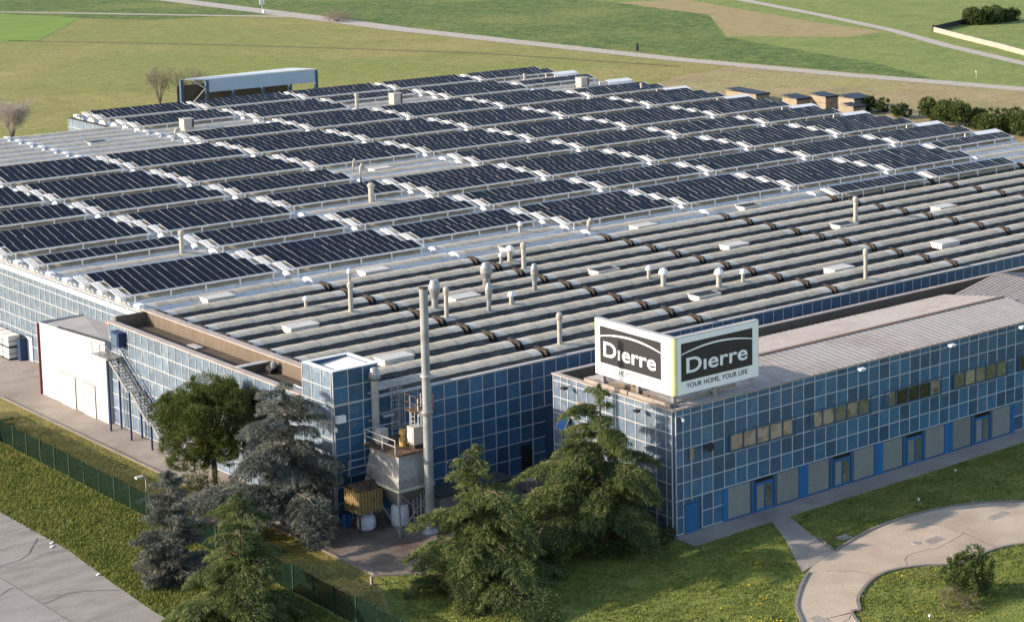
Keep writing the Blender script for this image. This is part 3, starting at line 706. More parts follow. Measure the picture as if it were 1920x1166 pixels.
b = MB(); b.face([(.7,-.1,8.9),(.7,10.8,8.9),(.7,10.8,9.04),(.7,RYM,RZ-.01),(.7,-.1,9.06)]); b.face([(.7,10.8,8.2),(40,10.8,8.2),(40,10.8,9.04),(.7,10.8,9.04)])
b.build('gable', 'brown_wall', office)
MB().box(.25, 10.8, 8.0, OX, OY-.2, 8.2).build('valley_gutter', 'bitumen', office)
MB().box(.26, .26, 8.4, .7, 10.8, 8.55).build('valley_gutter', 'bitumen', office)
# second, taller roof beyond
ribbed('roof', (40.5,10.7,8.9), (40.5,-.1,8.95), (46.05,-.1,9.95), (46.05,10.7,9.95), 24, 'tin_roof_grey', office, .05, 'copper_seam')
ribbed('roof', (53,10.7,8.9), (53,-.1,8.9), (46.05,-.1,9.95), (46.05,10.7,9.95), 24, 'tin_roof_grey', office, .05)
b = MB(); b.face([(40.5,10.72,8.2),(53,10.72,8.2),(53,10.72,8.9),(46.05,10.72,9.95),(40.5,10.72,8.9)]); b.build('gable', 'tin_roof_grey', office)
# support beams lying on the roof edge under the billboard
for y0, y1 in ((.5,4.9),(5.05,9.9)):
    MB().bar((.12,y0,9.22),(.12,y1,9.22),.2,.26).build('roof_beam', 'steel_brown', office)
for i in range(4): MB().bar((.3,.9+2.6*i,9.15),(6.5,.9+2.6*i,9.45+.1*(i==1)),.14,.2).build('roof_beam', 'steel_brown', office)

# ------------------------------------------------------------------ billboard
sign = thing('rooftop_billboard', 'white two sided corner billboard with black name panels above the office corner', 'billboard', (0,0,0))
Z0, Z1, EL, ER, R_ = 9.85, 13.85, 9.0, 8.25, .35
poly = [(.33+R_-R_*math.cos(a), .33+R_-R_*math.sin(a)) for a in [PI/2*i/6 for i in range(7)]]
outl = [(.33,EL-.15),(.40,EL),(.68,EL),(.75,EL-.15)][::1]
body = [(.38,EL)] + [(.33,EL-.1)] + poly + [(ER-.1,.33),(ER,.38),(ER,.70),(ER-.1,.75),(.75,.75),(.75,EL-.1),(.70,EL)]
b = MB(); n = len(body); i0 = len(b.v)
ti = .05
b.prism(body[::-1], Z0, Z1, 0)
for k, f in enumerate(b.f):                     # yellowed corner strip and end caps
    xs = [b.v[q][0] for q in f]; ys = [b.v[q][1] for q in f]
    if len(f) == 4 and max(xs) < .70 and max(ys) < .70: b.m[k] = 1
    if len(f) == 4 and (min(xs) > ER-.12 or min(ys) > EL-.12): b.m[k] = 1
cab = b.build('cabinet', ['sign_white','sign_yellow'], sign)
MB().prism([(p[0], p[1]) for p in body[::-1]], Z1+.003, Z1+.06).build('top_trim', 'cap_grey', cab)
def text_mesh(body_, size, m, bold, width):
    cu = bpy.data.curves.new('lettering', 'FONT'); cu.body = body_; cu.size = size; cu.offset = bold; cu.extrude = .012; cu.align_x = 'LEFT'; cu.space_character = 1.02
    o = bpy.data.objects.new('tmp', cu); C.objects.link(o)
    me = bpy.data.meshes.new_from_object(o.evaluated_get(bpy.context.evaluated_depsgraph_get()))
    bpy.data.objects.remove(o); bpy.data.curves.remove(cu)
    n = len(me.vertices); co = np.empty(n*3); me.vertices.foreach_get('co', co); co = co.reshape(-1,3)
    co[:,0] -= co[:,0].min(); co[:,0] *= width/co[:,0].max()
    me.vertices.foreach_set('co', co.reshape(-1)); me.materials.clear(); me.materials.append(M[m]); me.update(); return me
def islands(me):
    par = list(range(len(me.vertices)))
    def find(a):
        while par[a] != a: par[a] = par[par[a]]; a = par[a]
        return a
    for p in me.polygons:
        vs = p.vertices
        for v in vs[1:]: par[find(v)] = find(vs[0])
    seen = {}
    for v in me.vertices:                           # same place, same letter
        k = (round(v.co.x, 4), round(v.co.y, 4))
        if k in seen: par[find(v.index)] = find(seen[k])
        else: seen[k] = v.index
    groups = {}
    for p in me.polygons: groups.setdefault(find(p.vertices[0]), []).append(tuple(p.vertices))
    out = []
    for fs in groups.values():
        ids = sorted({v for f in fs for v in f}); mp = {v: i for i, v in enumerate(ids)}
        m = bpy.data.meshes.new('letter'); m.from_pydata([me.vertices[v].co[:] for v in ids], [], [tuple(mp[v] for v in f) for f in fs])
        m.materials.append(me.materials[0]); m.update(); out.append(m)
    return out
def face_set(side):
    L_ = (EL if side == 'l' else ER) - .33
    def P(u, v, d=0.0):
        z = Z1-(Z1-Z0)*v
        return (.33-d, EL-u*L_, z) if side == 'l' else (.33+u*L_, .33-d, z)
    def quad(b, u0, u1, v0, v1, d):
        q = [P(u0,v1,d),P(u1,v1,d),P(u1,v0,d),P(u0,v0,d)]; b.face(q)
    u0, u1 = (.075,.845) if side == 'l' else (.085,.915)
    b = MB(); a, c = P(u0,.77,.002), P(u1,.105,.03)
    b.box(*a, *c); pan = b.build('name_panel', 'sign_black', sign)
    b = MB(); K = 24
    for k in range(K):
        def arc(t): return .295-.098*(1-(2*t-1.0)**2) - .0
        t0, t1 = k/K, (k+1)/K; h0 = .009+.008*math.sin(PI*t0); h1 = .009+.008*math.sin(PI*t1)
        b.face([P(u0+(u1-u0)*t0,arc(t0)+h0,.036),P(u0+(u1-u0)*t1,arc(t1)+h1,.036),P(u0+(u1-u0)*t1,arc(t1)-h1,.036),P(u0+(u1-u0)*t0,arc(t0)-h0,.036)])
    b.build('arc_stripe', 'sign_letter', pan)
    rot = Matrix(((0,0,-1),(-1,0,0),(0,1,0))) if side == 'l' else Matrix(((1,0,0),(0,0,-1),(0,1,0)))
    w_ = (u1-u0)*L_
    for body_, size, m, bold, fu, wd, vb in (('D\u0131erre', 1.52, 'sign_letter', .022, .065, .86, .635), ('YOUR HOME, YOUR LIFE', .50, 'sign_grey_glare' if side == 'l' else 'sign_grey', .0, .07, .86, .905)):
        me = text_mesh(body_, size, m, bold, w_*wd)
        for part in islands(me):
            o = put('letter', part, sign)
            o.matrix_world = Matrix.Translation(P(u0+(u1-u0)*fu, vb, .045 if vb < .8 else .014)) @ rot.to_4x4()
face_set('l'); face_set('r')
for x, y in ((.55,.6),(.55,4.4),(.55,8.3),(4.2,.55),(7.7,.55)):
    MB().box(-.12,-.12,8.9,.12,.12,Z0).build('post', 'galv', sign, (x,y,0))
    MB().bar((x+.1,y+.1,Z0-.1),(x+1.2,y+1.2,9.2),.1,.1).build('brace', 'steel_brown', sign)

# ------------------------------------------------------------------ lamps and small fittings on the office
def floodlight(x, y, z, face, lab):
    t = thing('floodlight', lab, 'floodlight', (x,y,z), 'floodlights under the office eaves')
    if face == 'f':
        MB().bar((0,.12,.1),(0,-.45,.05),.05).build('arm','galv',t); b = MB(); b.box(-.26,-.75,-.05,.26,-.4,.12); b.build('lamp_head','white_sheet',t)
    else:
        MB().bar((.12,0,.1),(-.6,0,.0),.05).build('arm','galv',t); MB().box(-.85,-.2,-.10,-.5,.2,.06).build('lamp_head','dark',t)
    return t
floodlight(17.6,-.12,8.75,'f','pale floodlight under the office eave, nearest the billboard')
floodlight(27.5,-.12,8.8,'f','pale floodlight under the office eave above the dark windows')
floodlight(35.9,-.12,8.8,'f','pale floodlight under the office eave at the far right')
floodlight(-.12,3.0,8.55,'s','dark floodlight on an arm on the sunlit office side near the corner')
floodlight(-.12,11.2,8.5,'s','dark floodlight on an arm on the sunlit office side near the back')
t = thing('wall_box', 'cream metal box on the sunlit office side beside the tree top', 'box', (-.12,9.9,6.9)); MB().box(-.3,-.4,0,-.0,.35,.62).build('casing','tan_wood',t); MB().box(-.33,-.43,.62,.0,.38,.67).build('lid','pale_stone',t)
t = thing('open_window', 'tilted open window on the sunlit office side', 'window', (-.12,11.9,5.0)); MB().bar((0,.5,1.2),(-.55,.5,.3),.06,.06).bar((0,-.5,1.2),(-.55,-.5,.3),.06,.06).build('frame','white_bar',t); b = MB(); b.face([(-.0,-.5,1.2),(-.0,.5,1.2),(-.55,.5,.3),(-.55,-.5,.3)]); b.build('pane','blue_flat',t)
t = thing('satellite_dish', 'small dark satellite dish on the shaded office front', 'dish', (2.9,-.1,5.9)); MB().tube([(0,0,0),(0,-.3,.02),(0,-.36,.02)],[.05,.12,.36],14).build('dish','dark',t); MB().bar((0,0,-.1),(0,-.2,0),.05).build('bracket','dark',t)
t = thing('wall_sign', 'small tan vertical plate above the blue corner door', 'sign', (1.44,-.13,5.3)); MB().box(-.16,-.07,0,.16,0,.85).build('plate','tan_wood',t); MB().box(-.03,-.05,-2.9,.03,0,0).build('drain_pipe','white_bar',t)
t = thing('camera', 'white security camera at the top of the office corner', 'camera', (.5,-.12,8.35)); MB().tube([(0,0,.1),(0,-.25,.05)],[.04,.04],8).build('bracket','white_sheet',t); MB().lathe([(.02,-.16),(.11,-.1),(.11,.04),(.03,.08)],10,(0,-.3,0)).build('dome','white_sheet',t)

# ------------------------------------------------------------------ white shed and stair by the side wall
shed = thing('white_shed', 'plain white shed built against the blue side wall', 'shed', (0,0,0))
b = MB(); b.face([(-15.9,52.55,0),(-15.9,52.55,7.0),(-15.9,65.2,6.4),(-15.9,65.2,0)]); b.face([(-15.9,65.2,0),(-15.9,65.2,6.4),(-11.8,65.2,6.4),(-11.8,65.2,0)])
b.face([(-15.9,52.55,0),(-11.8,52.55,0),(-11.8,52.55,6.5),(-15.9,52.55,7.0)]); b.build('wall','white_wall',shed)
b = MB(); b.face([(-15.7,52.55,6.75),(-11.8,52.55,6.52),(-11.8,65.2,6.28),(-15.7,65.2,6.2)]); b.build('roof','grey_roof',shed)
MB().bar((-15.8,52.6,6.98),(-15.8,61.5,6.56),.22,.1).build('gutter','louvre',shed)
MB().bar((-11.95,52.6,6.62),(-11.95,60.6,6.45),.18,.22).build('flashing','red_flash',shed)
MB().tube([(-16.0,65.15,0),(-16.0,65.15,6.3)],[.09,.09],8).build('downpipe','maroon',shed)
for y0, y1 in ((58.5,61.3),(54.8,56.9)):
    d = MB().box(-15.96,y0,.05,-15.905,y1,2.75).build('door','white_sheet',shed)
    MB().box(-15.985,y0-.06,2.75,-15.91,y1+.06,2.83).box(-15.985,y0-.06,.05,-15.91,y0,2.75).box(-15.985,y1,.05,-15.91,y1+.06,2.75).build('frame','pale_stone',d)
    MB().box(-15.975,(y0+y1)/2-.025,.05,-15.955,(y0+y1)/2+.025,2.75).build('joint','cap_grey',d)
stair = thing('fire_stair', 'grey steel fire stair running down the sunlit side wall to the pavement', 'stair', (0,0,0))
XA, XB = -16.65, -15.75
MB().box(XA-.1,50.3,5.95,XB+.2,53.2,6.05).build('landing','galv',stair)
fl = [((50.3,6.0),(47.3,4.05)),((46.6,4.05),(43.9,2.1)),((43.2,2.1),(40.6,.05))]
for (y0,z0),(y1,z1) in fl:
    for x in (XA, XB):
        MB().bar((x,y0,z0-.1),(x,y1,z1-.1),.06,.26).build('stringer','galv',stair)
        MB().bar((x,y0,z0+.95),(x,y1,z1+.95),.05).bar((x,y0,z0+.5),(x,y1,z1+.5),.035).build('handrail','navy' if x > -16 else 'galv',stair)
    nn = 10
    for i in range(nn):
        t_ = (i+.5)/nn; y = y0+(y1-y0)*t_; z = z0+(z1-z0)*t_
        MB().box(XA+.03,-.15,-.02,XB-.03,.15,.02).build('tread','galv',stair,(0,y,z))
for ya, yb, z in ((46.6,47.3,4.05),(43.2,43.9,2.1)):
    MB().box(XA,ya,z-.1,XB,yb,z).build('landing','galv',stair)
for x in (XA, XB):
    for y, h in ((50.6,5.95),(47.0,4.0),(43.5,2.0)):
        MB().box(-.06,-.06,0,.06,.06,h).build('post','navy',stair,(x,y,0))
b = MB()
for y in (50.4,51.8,53.2): b.bar((XA-.05,y,6.05),(XA-.05,y,7.05),.05)
b.bar((XA-.05,50.4,7.05),(XA-.05,53.2,7.05),.05).bar((XA-.05,50.4,6.55),(XA-.05,53.2,6.55),.04); b.build('railing','galv',stair)
t = thing('blue_cabin', 'small dark blue cabin over the stair landing', 'cabin', (-16.1,49.6,7.0))
MB().box(0,0,.0,.68,1.3,1.15).build('casing','navy',t); MB().box(-.05,.2,.1,-.0,1.1,1.05).build('door','blue_post',t); MB().box(-.06,-.06,1.15,.68,1.36,1.2).build('roof','navy',t)
t = thing('fire_stair', 'short grey steel stair half hidden under the round pine', 'stair', (0,0,0))
for x in (XA, XB): MB().bar((x,39.8,.05),(x,37.3,2.1),.06,.24).build('stringer','galv',t); MB().bar((x,39.8,1.0),(x,37.3,3.05),.05).build('handrail','navy',t); MB().box(x-.06,36.6,0,x+.06,36.72,2.1).build('post','navy',t)
for i in range(9): MB().box(XA+.03,-.13,-.02,XB-.03,.13,.02).build('tread','galv',t,(0,39.65-.27*i,.2+.22*i))
MB().box(XA,36.2,2.05,XB,37.3,2.12).build('landing','galv',t)
# stacked liquid containers
IB = MB().box(-.55,-.6,.14,.55,.6,1.08).mesh('tank','ibc_white'); IP = MB().box(-.6,-.65,0,.6,.65,.12).box(-.58,-.62,.55,.58,.62,.60,0).mesh('pallet','louvre')
pl = ['nearest to the shed','second from the shed','third from the shed','fourth from the shed']
for i in range(4):
    for j in range(2):
        t = thing('liquid_container', f"white caged liquid container {['at the bottom','on top'][j]} of its pair, {pl[i]}", 'container', (-12.75,78.7+1.45*i,.06+1.15*j), 'liquid containers stacked by the left wall')
        put('tank', IB, t); put('pallet', IP, t)
t = thing('blue_door', 'pale blue door in the left wall beside the white containers', 'door', (-11.9,76.6,0)); MB().box(-.06,-.55,.05,-.0,.65,2.3).build('door_leaf','canopy_blue',t); MB().box(-.07,-.62,2.3,0,.72,2.38).build('frame','blue_post',t)
t = thing('blue_cabinet', 'dark blue cabinet behind the stacked white containers', 'cabinet', (-12.3,77.4,.06)); MB().box(-.35,-.3,0,.35,.3,2.0).build('casing','navy',t); MB().box(-.38,-.33,2.0,.38,.33,2.06).build('top','dark',t)

# ------------------------------------------------------------------ yard: chimney, silo, hoppers
ch = thing('chimney', 'tall slim grey steel chimney standing in the service yard', 'chimney', (-11.71,12.29,0))
b = MB(); b.lathe([(.30,0),(.30,8.6),(.285,8.65),(.285,17.1),(.30,17.1),(.30,17.35)],20); b.build('shaft','chimney_grey',ch)
MB().lathe([(.31,17.35),(.32,17.42),(.26,17.43)],20).build('rim','rust_dark',ch)
MB().lathe([(.40,8.5),(.42,8.55),(.42,8.72),(.40,8.8)],20).build('flange','galv',ch); MB().lathe([(.39,11.2),(.40,11.25),(.39,11.32)],20).build('flange','cap_grey',ch)
MB().lathe([(.6,0),(.6,.15),(.37,.4)],16).build('foot','galv',ch)
silo = thing('dust_hopper', 'large grey metal hopper on legs with machinery on its platform', 'hopper', (-12.5,15.0,0))
X0,X1,Y0,Y1 = -1.25,1.55,-2.1,2.0
b = MB(); zt, zm, zb = 5.75, 4.4, 3.35
top = [(X0+.3,Y0+.35),(X1-.3,Y0+.35),(X1-.3,Y1-.3),(X0+.3,Y1-.3)]; mid = [(X0,Y0),(X1,Y0),(X1,Y1),(X0,Y1)]
for i in range(4):
    a, c = top[i], top[(i+1)%4]; d, e = mid[i], mid[(i+1)%4]
    b.face([(*d,zm-.35),(*e,zm-.35),(*c,zt),(*a,zt)]); b.face([(*d,zb),(*e,zb),(*e,zm-.35),(*d,zm-.35)])
b.face([(*p,zt) for p in top]); b.build('body','galv',silo)
MB().box(X0-.08,Y0-.08,zb-.12,X1+.08,Y1+.08,zb+.05).build('rim','vent_cream',silo)
b = MB(); bot = [(-.25,-.3),(.5,-.3),(.5,.3),(-.25,.3)]
for i in range(4): b.face([(*bot[i],1.6),(*bot[(i+1)%4],1.6),(*mid[(i+1)%4],zb-.1),(*mid[i],zb-.1)])
b.face([(*p,1.6) for p in bot][::-1]); b.build('cone','galv',silo)
MB().lathe([(.22,1.0),(.22,1.62)],12,(.12,0,0)).build('outlet','galv',silo)
for x, y in mid: MB().box(-.07,-.07,0,.07,.07,zb).build('leg','galv',silo,(x*.97,y*.97,0))
for p, q in (((X0,Y0,.3),(X1,Y0,3.2)),((X1,Y0,.3),(X0,Y0,3.2)),((X0,Y0,.3),(X0,Y1,3.2)),((X1,Y0,.3),(X1,Y1,3.2))): MB().bar(p,q,.06).build('brace','galv',silo)
MB().box(X0-.1,Y0-.05,zt+.02,X1+.1,Y1+.1,zt+.12).build('platform','rust',silo)
b = MB(); zr = zt+.12
for x, y in ((X0,Y0+.3),(X0,-.2),(X0,Y1)): b.bar((x,y,zr),(x,y,zr+1.0),.05)
b.bar((X0,Y0+.3,zr+1),(X0,Y1,zr+1),.05).bar((X0,Y0+.3,zr+.55),(X0,Y1,zr+.55),.04).bar((X0,Y1,zr+1),(X1,Y1,zr+1),.05); b.build('railing','cap_grey',silo)
m = MB().lathe([(.30,0),(.30,.55),(.2,.6),(.2,.8),(.30,.85),(.28,1.15),(.1,1.2)],14).build('motor','yellow_paint',silo,(.35,-.35,zr)); MB().box(.3,-.2,.25,.55,.2,.7).build('junction_box','yellow_paint',m)
m = MB().box(-.5,-.42,.3,.42,.42,1.55).build('filter_box','vent_pale',silo,(.85,-1.25,zr)); MB().box(-.53,-.2,.5,-.5,.3,1.35).build('panel','white_sheet',m); MB().box(-.4,-.35,0,.3,.35,.3).build('stand','rust_dark',m)
MB().box(-.35,-.3,0,.35,.3,1.0).build('cabinet','cap_grey',silo,(-.35,1.3,zr))
sc_ = thing('ladder_tower', 'rusty railed ladder tower beside the chimney', 'ladder tower', (-11.05,14.2,0))
b = MB()
for x, y in ((-.45,-.5),(.45,-.5),(.45,.5),(-.45,.5)): b.bar((x,y,0),(x,y,9.3),.07)
for z in (5.9,7.1,8.2): b.bar((-.45,-.5,z),(.45,-.5,z),.05).bar((-.45,.5,z),(.45,.5,z),.05).bar((-.45,-.5,z),(-.45,.5,z),.05)
b.build('frame','cap_grey',sc_)
MB().box(-.75,-.75,8.3,.7,.7,8.4).build('platform','rust',sc_)
b = MB()
for x, y in ((-.72,-.72),(.66,-.72),(.66,.66),(-.72,.66)): b.bar((x,y,8.4),(x,y,9.5),.05)
for z in (8.95,9.48): b.bar((-.72,-.72,z),(.66,-.72,z),.045).bar((-.72,-.72,z),(-.72,.66,z),.045).bar((-.72,.66,z),(.66,.66,z),.045)
b.build('railing','rust',sc_); MB().box(-.6,-.80,8.1,.5,-.76,8.42).build('toe_board','white_sheet',sc_)
b = MB()
for i in range(22): b.bar((-.55,-.2,1+.33*i),(-.55,.2,1+.33*i),.03)
b.bar((-.55,-.2,.5),(-.55,-.2,8.3),.04).bar((-.55,.2,.5),(-.55,.2,8.3),.04); b.build('ladder','cap_grey',sc_)
hop = thing('rusty_hopper', 'small rusty yellowish hopper on thin legs left of the big metal one', 'hopper', (-14.55,16.1,0))
b = MB()
for i in range(8):
    for s_ in (0, 1):
        b.box(-1.0+.25*i,-.95 if not s_ else .86,1.5,-.86+.25*i,-.86 if not s_ else .95,3.1)
b.box(-.98,-.85,1.5,.98,.85,3.08)
for i in range(7): b.box(-1.06,-.85+.25*i,1.5,-.98,-.71+.25*i,3.1)
b.build('bin','rust_bin',hop)
b = MB(); b.face([(-1.05,-1.0,3.1),(1.05,-1.0,3.1),(1.05,0,3.55),(-1.05,0,3.55)]); b.face([(-1.05,0,3.55),(1.05,0,3.55),(1.05,1.0,3.1),(-1.05,1.0,3.1)]); b.face([(-1.05,-1,3.1),(-1.05,0,3.55),(-1.05,1,3.1)]); b.face([(1.05,-1,3.1),(1.05,1,3.1),(1.05,0,3.55)]); b.build('lid','rust',hop)
for x, y in ((-.9,-.85),(.9,-.85),(.9,.85),(-.9,.85)): MB().box(-.05,-.05,0,.05,.05,1.5).build('leg','rust',hop,(x,y,0))
def bag(x, y, lab, sx=.55, h=1.1):
    t = thing('bulk_bag', lab, 'bag', (x,y,.07), 'white bulk bags in the yard')
    b = MB(); b.tube([(0,0,.02),(0,0,.15),(0,0,h*.5),(0,0,h*.85),(0,0,h)],[sx*.75,sx,sx*1.08,sx*.95,sx*.35],10); b.build('sack','bag_white',t)
    b = MB()
    for a in range(4):
        c, s_ = math.cos(a*PI/2+.78)*sx*.7, math.sin(a*PI/2+.78)*sx*.7; b.bar((c,s_,h*.8),(c*.8,s_*.8,h+.22),.05)
    b.build('strap','bag_white',t)
bag(-14.55,15.9,'white bulk bag under the rusty hopper',.62,1.15); bag(-12.4,15.0,'tall white bulk bag under the big metal hopper',.6,1.75)
t = thing('barrel', 'blue barrel behind the rusty hopper', 'barrel', (-15.2,17.4,.07)); MB().lathe([(.3,0),(.33,.3),(.3,.32),(.33,.6),(.3,.95)],14).build('drum','blue_bright',t); MB().lathe([(.29,.95),(.27,.98)],14).build('lid','navy',t)
t = thing('concrete_tank', 'low grey concrete tank right of the chimney foot', 'tank', (-6.6,14.3,.065))
MB().box(-3.3,-.6,0,2.9,1.4,1.7).build('body','tank_grey',t); MB().box(-3.4,-.7,1.7,3.0,1.5,1.85).build('lid','louvre',t); MB().box(-1.2,-.66,.5,-.4,-.6,1.3).build('plate','white_sheet',t)
t = thing('skip_box', 'small grey skip by the blue wall in the yard', 'skip', (-1.0,14.9,.065))
b = MB(); b.prism([(-.8,-.5),(.8,-.5),(.8,.5),(-.8,.5)],.15,.95); b.build('bin','steel_brown',t); MB().box(-.85,-.55,.95,.85,.55,1.03).build('lid','cap_grey',t)
lad = thing('caged_ladder', 'caged steel ladder on the shaded wall right of the tower', 'ladder', (-10.55,FW-.12,0))
b = MB()
for x in (-.3,.3): b.bar((x,-.15,5.0),(x,-.15,9.6),.05)
for i in range(15): b.bar((-.3,-.15,5.1+.3*i),(.3,-.15,5.1+.3*i),.03)
b.build('rungs','cap_grey',lad); b = MB()
for z in (6.2,6.9,7.6,8.3,9.0,9.6):
    pts = [(.45*math.cos(a),-.15-.65*math.sin(a),z) for a in [PI*k/6 for k in range(7)]]
    for k in range(6): b.bar(pts[k],pts[k+1],.045)
for k in range(1,6): a = PI*k/6; b.bar((.45*math.cos(a),-.15-.65*math.sin(a),6.2),(.45*math.cos(a),-.15-.65*math.sin(a),9.6),.035)
b.build('cage','galv',lad); MB().box(-1.2,-.55,7.15,-.3,-.05,7.25).build('platform','cap_grey',lad)
st_ = thing('flue', 'pale beige flue with a cowl in front of the blue corner tower', 'flue', (-12.35,FW-.55,0))
MB().lathe([(.27,2.6),(.27,10.0)],16).build('pipe','vent_pale',st_); MB().lathe([(.27,9.95),(.46,10.15),(.46,10.35),(.26,10.85),(.05,10.9)],16).build('cowl','galv',st_)
for z in (4.5,7.0,9.0): MB().box(-.3,.2,-.04,.3,.55,.04).build('bracket','cap_grey',st_,(0,0,z))
t = thing('floodlight', 'white floodlight box on the corner of the blue tower', 'floodlight', (-15.35,FW-.15,7.3)); MB().box(-.05,-.42,.1,.62,-.1,.6).build('lamp_head','white_sheet',t); MB().bar((0,.05,.3),(.2,-.15,.3),.08).build('arm','galv',t); MB().lathe([(.12,-.55),(.15,-.4),(.05,-.2)],10,(-.05,-.1,0)).build('bulb','white_sheet',t)
t = thing('pipe_bridge', 'thin blue railing and walkway along the wall behind the hopper', 'railing', (-13.4,FW-1.0,0)); b = MB(); b.bar((-1.5,0,4.7),(3.5,0,4.7),.05).bar((-1.5,0,4.2),(3.5,0,4.2),.04)
for i in range(4): b.bar((-1.5+1.66*i,0,3.7),(-1.5+1.66*i,0,4.7),.05)
b.build('railing','cap_grey',t); MB().box(-1.6,-.1,3.6,3.6,.9,3.7).build('walkway','blue_post',t)
t = thing('pallet_pile', 'pile of scrap boards and blue panels by the cedar', 'scrap pile', (-16.9,20.2,.06)); b = MB()
for i in range(7): b.bar((rng.uniform(-.9,.2),rng.uniform(-1.2,.2),.12+.1*i),(rng.uniform(.1,1.0),rng.uniform(.2,1.4),.15+.1*i),.3,.06)
b.build('boards','tan_wood',t); MB().bar((-.1,-1.2,.5),(.25,-.9,1.6),.75,.06).build('blue_sheet','blue_bright',t)
# fence, lamp and small hut
fence = thing('boundary_fence', 'long dark green screened fence along the grass verge', 'fence', (-24.3,0,0))
y = -6.0; FP = MB().box(-.04,-.05,0,.04,.05,1.85).mesh('post','fence_post'); FPN = MB().box(-.015,-1.22,.05,.015,1.22,1.78).mesh('screen_panel','fence_green')
while y < 62:
    put('post', FP, fence, (0,y,0)); o = put('screen_panel', FPN, fence, (rng.normal(0,.03),y+1.25,rng.normal(0,.02))); o.rotation_euler = (rng.normal(0,.006),rng.normal(0,.02),0); y += 2.5
t = thing('lamp_post', 'short lamp post with a flat pale head by the green fence', 'lamp', (-23.5,30.6,0)); MB().lathe([(.05,0),(.04,2.5)],8).build('pole','cap_grey',t); MB().bar((0,0,2.45),(-.25,.1,2.5),.05).build('arm','cap_grey',t); MB().box(-.75,-.15,2.42,-.2,.2,2.56).build('lamp_head','cap_grey',t)
t = thing('manhole_slab', 'square concrete slab in the mown strip behind the lamp', 'slab', (-22.9,32.2,0)); MB().box(-.5,-.5,0,.5,.5,.2).build('slab','pale_stone',t); MB().box(-.3,-.3,.2,.3,.3,.24).build('lid','cap_grey',t)
t = thing('meter_hut', 'small cream meter hut against the green fence', 'hut', (-23.5,21.6,0)); MB().box(-.6,-.6,0,.6,.6,1.25).build('wall','tan_wood',t); MB().box(-.7,-.7,1.25,.7,.7,1.36).build('roof','steel_brown',t); MB().box(-.63,-.35,.1,-.6,.3,1.1).build('door','white_sheet',t)
t = thing('marker_post', 'short pale marker post in the mown grass by the yard corner', 'post', (-20.0,6.6,0)); MB().box(-.08,-.08,0,.08,.08,.55).build('post','pale_stone',t); MB().box(-.1,-.1,.55,.1,.1,.6).build('cap','tan_wood',t)
t = thing('utility_pole', 'bare grey pole standing among the blue cedar branches', 'pole', (-14.9,28.6,0)); MB().lathe([(.13,0),(.1,7.2)],10).build('pole','bark_grey',t); MB().box(-.5,-.05,6.7,.5,.05,6.8).build('crossarm','bark',t)
t = thing('sand_patch', 'pale slab set in the lawn beside the driveway kerb', 'slab', (8.4,-8.1,0)); MB().box(-.5,-.4,0,.5,.4,.06).build('slab','pale_stone',t)
t = thing('drain_cover', 'round drain cover in the driveway', 'drain cover', (11.1,-12.3,.05)); MB().lathe([(.32,0),(.32,.02)],16).build('frame','cap_grey',t); MB().lathe([(.26,.02),(.26,.03)],16).build('lid','asphalt',t)
# ------------------------------------------------------------------ beyond the factory
can = thing('hangar_canopy', 'open sided loading canopy with a pale roof behind the factory', 'canopy', (76.7,210,0))
b = MB(); b.face([(-4.2,.6,6.85),(-.05,0,6.5),(20.9,0,6.62),(16.9,2.0,6.95)]); b.face([(-4.2,.6,6.75),(16.9,2.0,6.85),(20.9,0,6.52),(-.05,0,6.4)]); b.build('roof','white_sheet',can)
MB().box(0,-.1,4.35,20.8,0,6.45).build('fascia','canopy_blue',can); MB().box(-4.2,.6,6.5,-4.1,.7,6.85).build('fascia','white_sheet',can)
for x, y in ((.1,.1),(20.7,.1),(-4.1,.8),(5,.2),(10.5,.2),(15.7,.2)): MB().box(-.25,-.25,0,.25,.25,6.4 if x != -4.1 else 6.8).build('column','blue_post',can,(x,y,0))
MB().bar((-.1,.2,5.0),(-2.2,.5,6.5),.2).bar((-4,.8,1),(-.1,.2,5),.15).build('brace','cap_grey',can)
MB().box(-4.2,2.2,0,16.4,2.5,5.6).build('back_wall','brown_roof',can)
pcs = [(157.5,165,3.2,8,'dark covered crate stack at the left end of the back row',1.5),(156.4,151.2,3.4,3.6,'tan crate with a dark sheet nearest the roof edge',1.9),(159.6,147.6,3.0,3.6,'tan crate with a tilted dark sheet in the middle',2.3),(165.5,145.5,3.0,2.6,'far tan crate under a brown lid between the stacks',1.8),(160.6,141.3,4.0,3.8,'largest tan crate block under blue dark sheets at right',2.5),(157.8,138.6,3.0,2.6,'low tan crate in front of the largest block',1.6)]
for x, y, sx, sy, lab, h in pcs:
    t = thing('crate_stack', lab, 'crate', (x,y,0), 'crate stacks beyond the roof')
    for i in range(2):
        for j in range(max(1,int(h/1.1))):
            MB().box(-sx/2+.04+i*sx/2,-sy/2,.02+j*h/max(1,int(h/1.1)),i*sx/2-.04,sy/2,(j+1)*h/max(1,int(h/1.1))-.04).build('crate','tan_wood',t)
    b = MB(); b.face([(-sx/2-.15,-sy/2-.15,h+.05),(sx/2+.15,-sy/2-.15,h+.05),(sx/2+.15,sy/2+.15,h+.35),(-sx/2-.15,sy/2+.15,h+.35)]); b.box(-sx/2-.15,-sy/2-.15,h-.25,sx/2+.15,-sy/2-.1,h+.04); b.build('cover','tarp',t)
wl = thing('garden_wall', 'low pale stone wall beside the dirt track at top right', 'wall', (0,0,0)); P_ = [(271.7,224.5),(263,207),(255.5,191),(248.4,177.4),(236,153)]
for i in range(4):
    MB().bar((*P_[i],.55),(*P_[i+1],.55),.5,1.1).build('wall_section','pale_stone',wl)
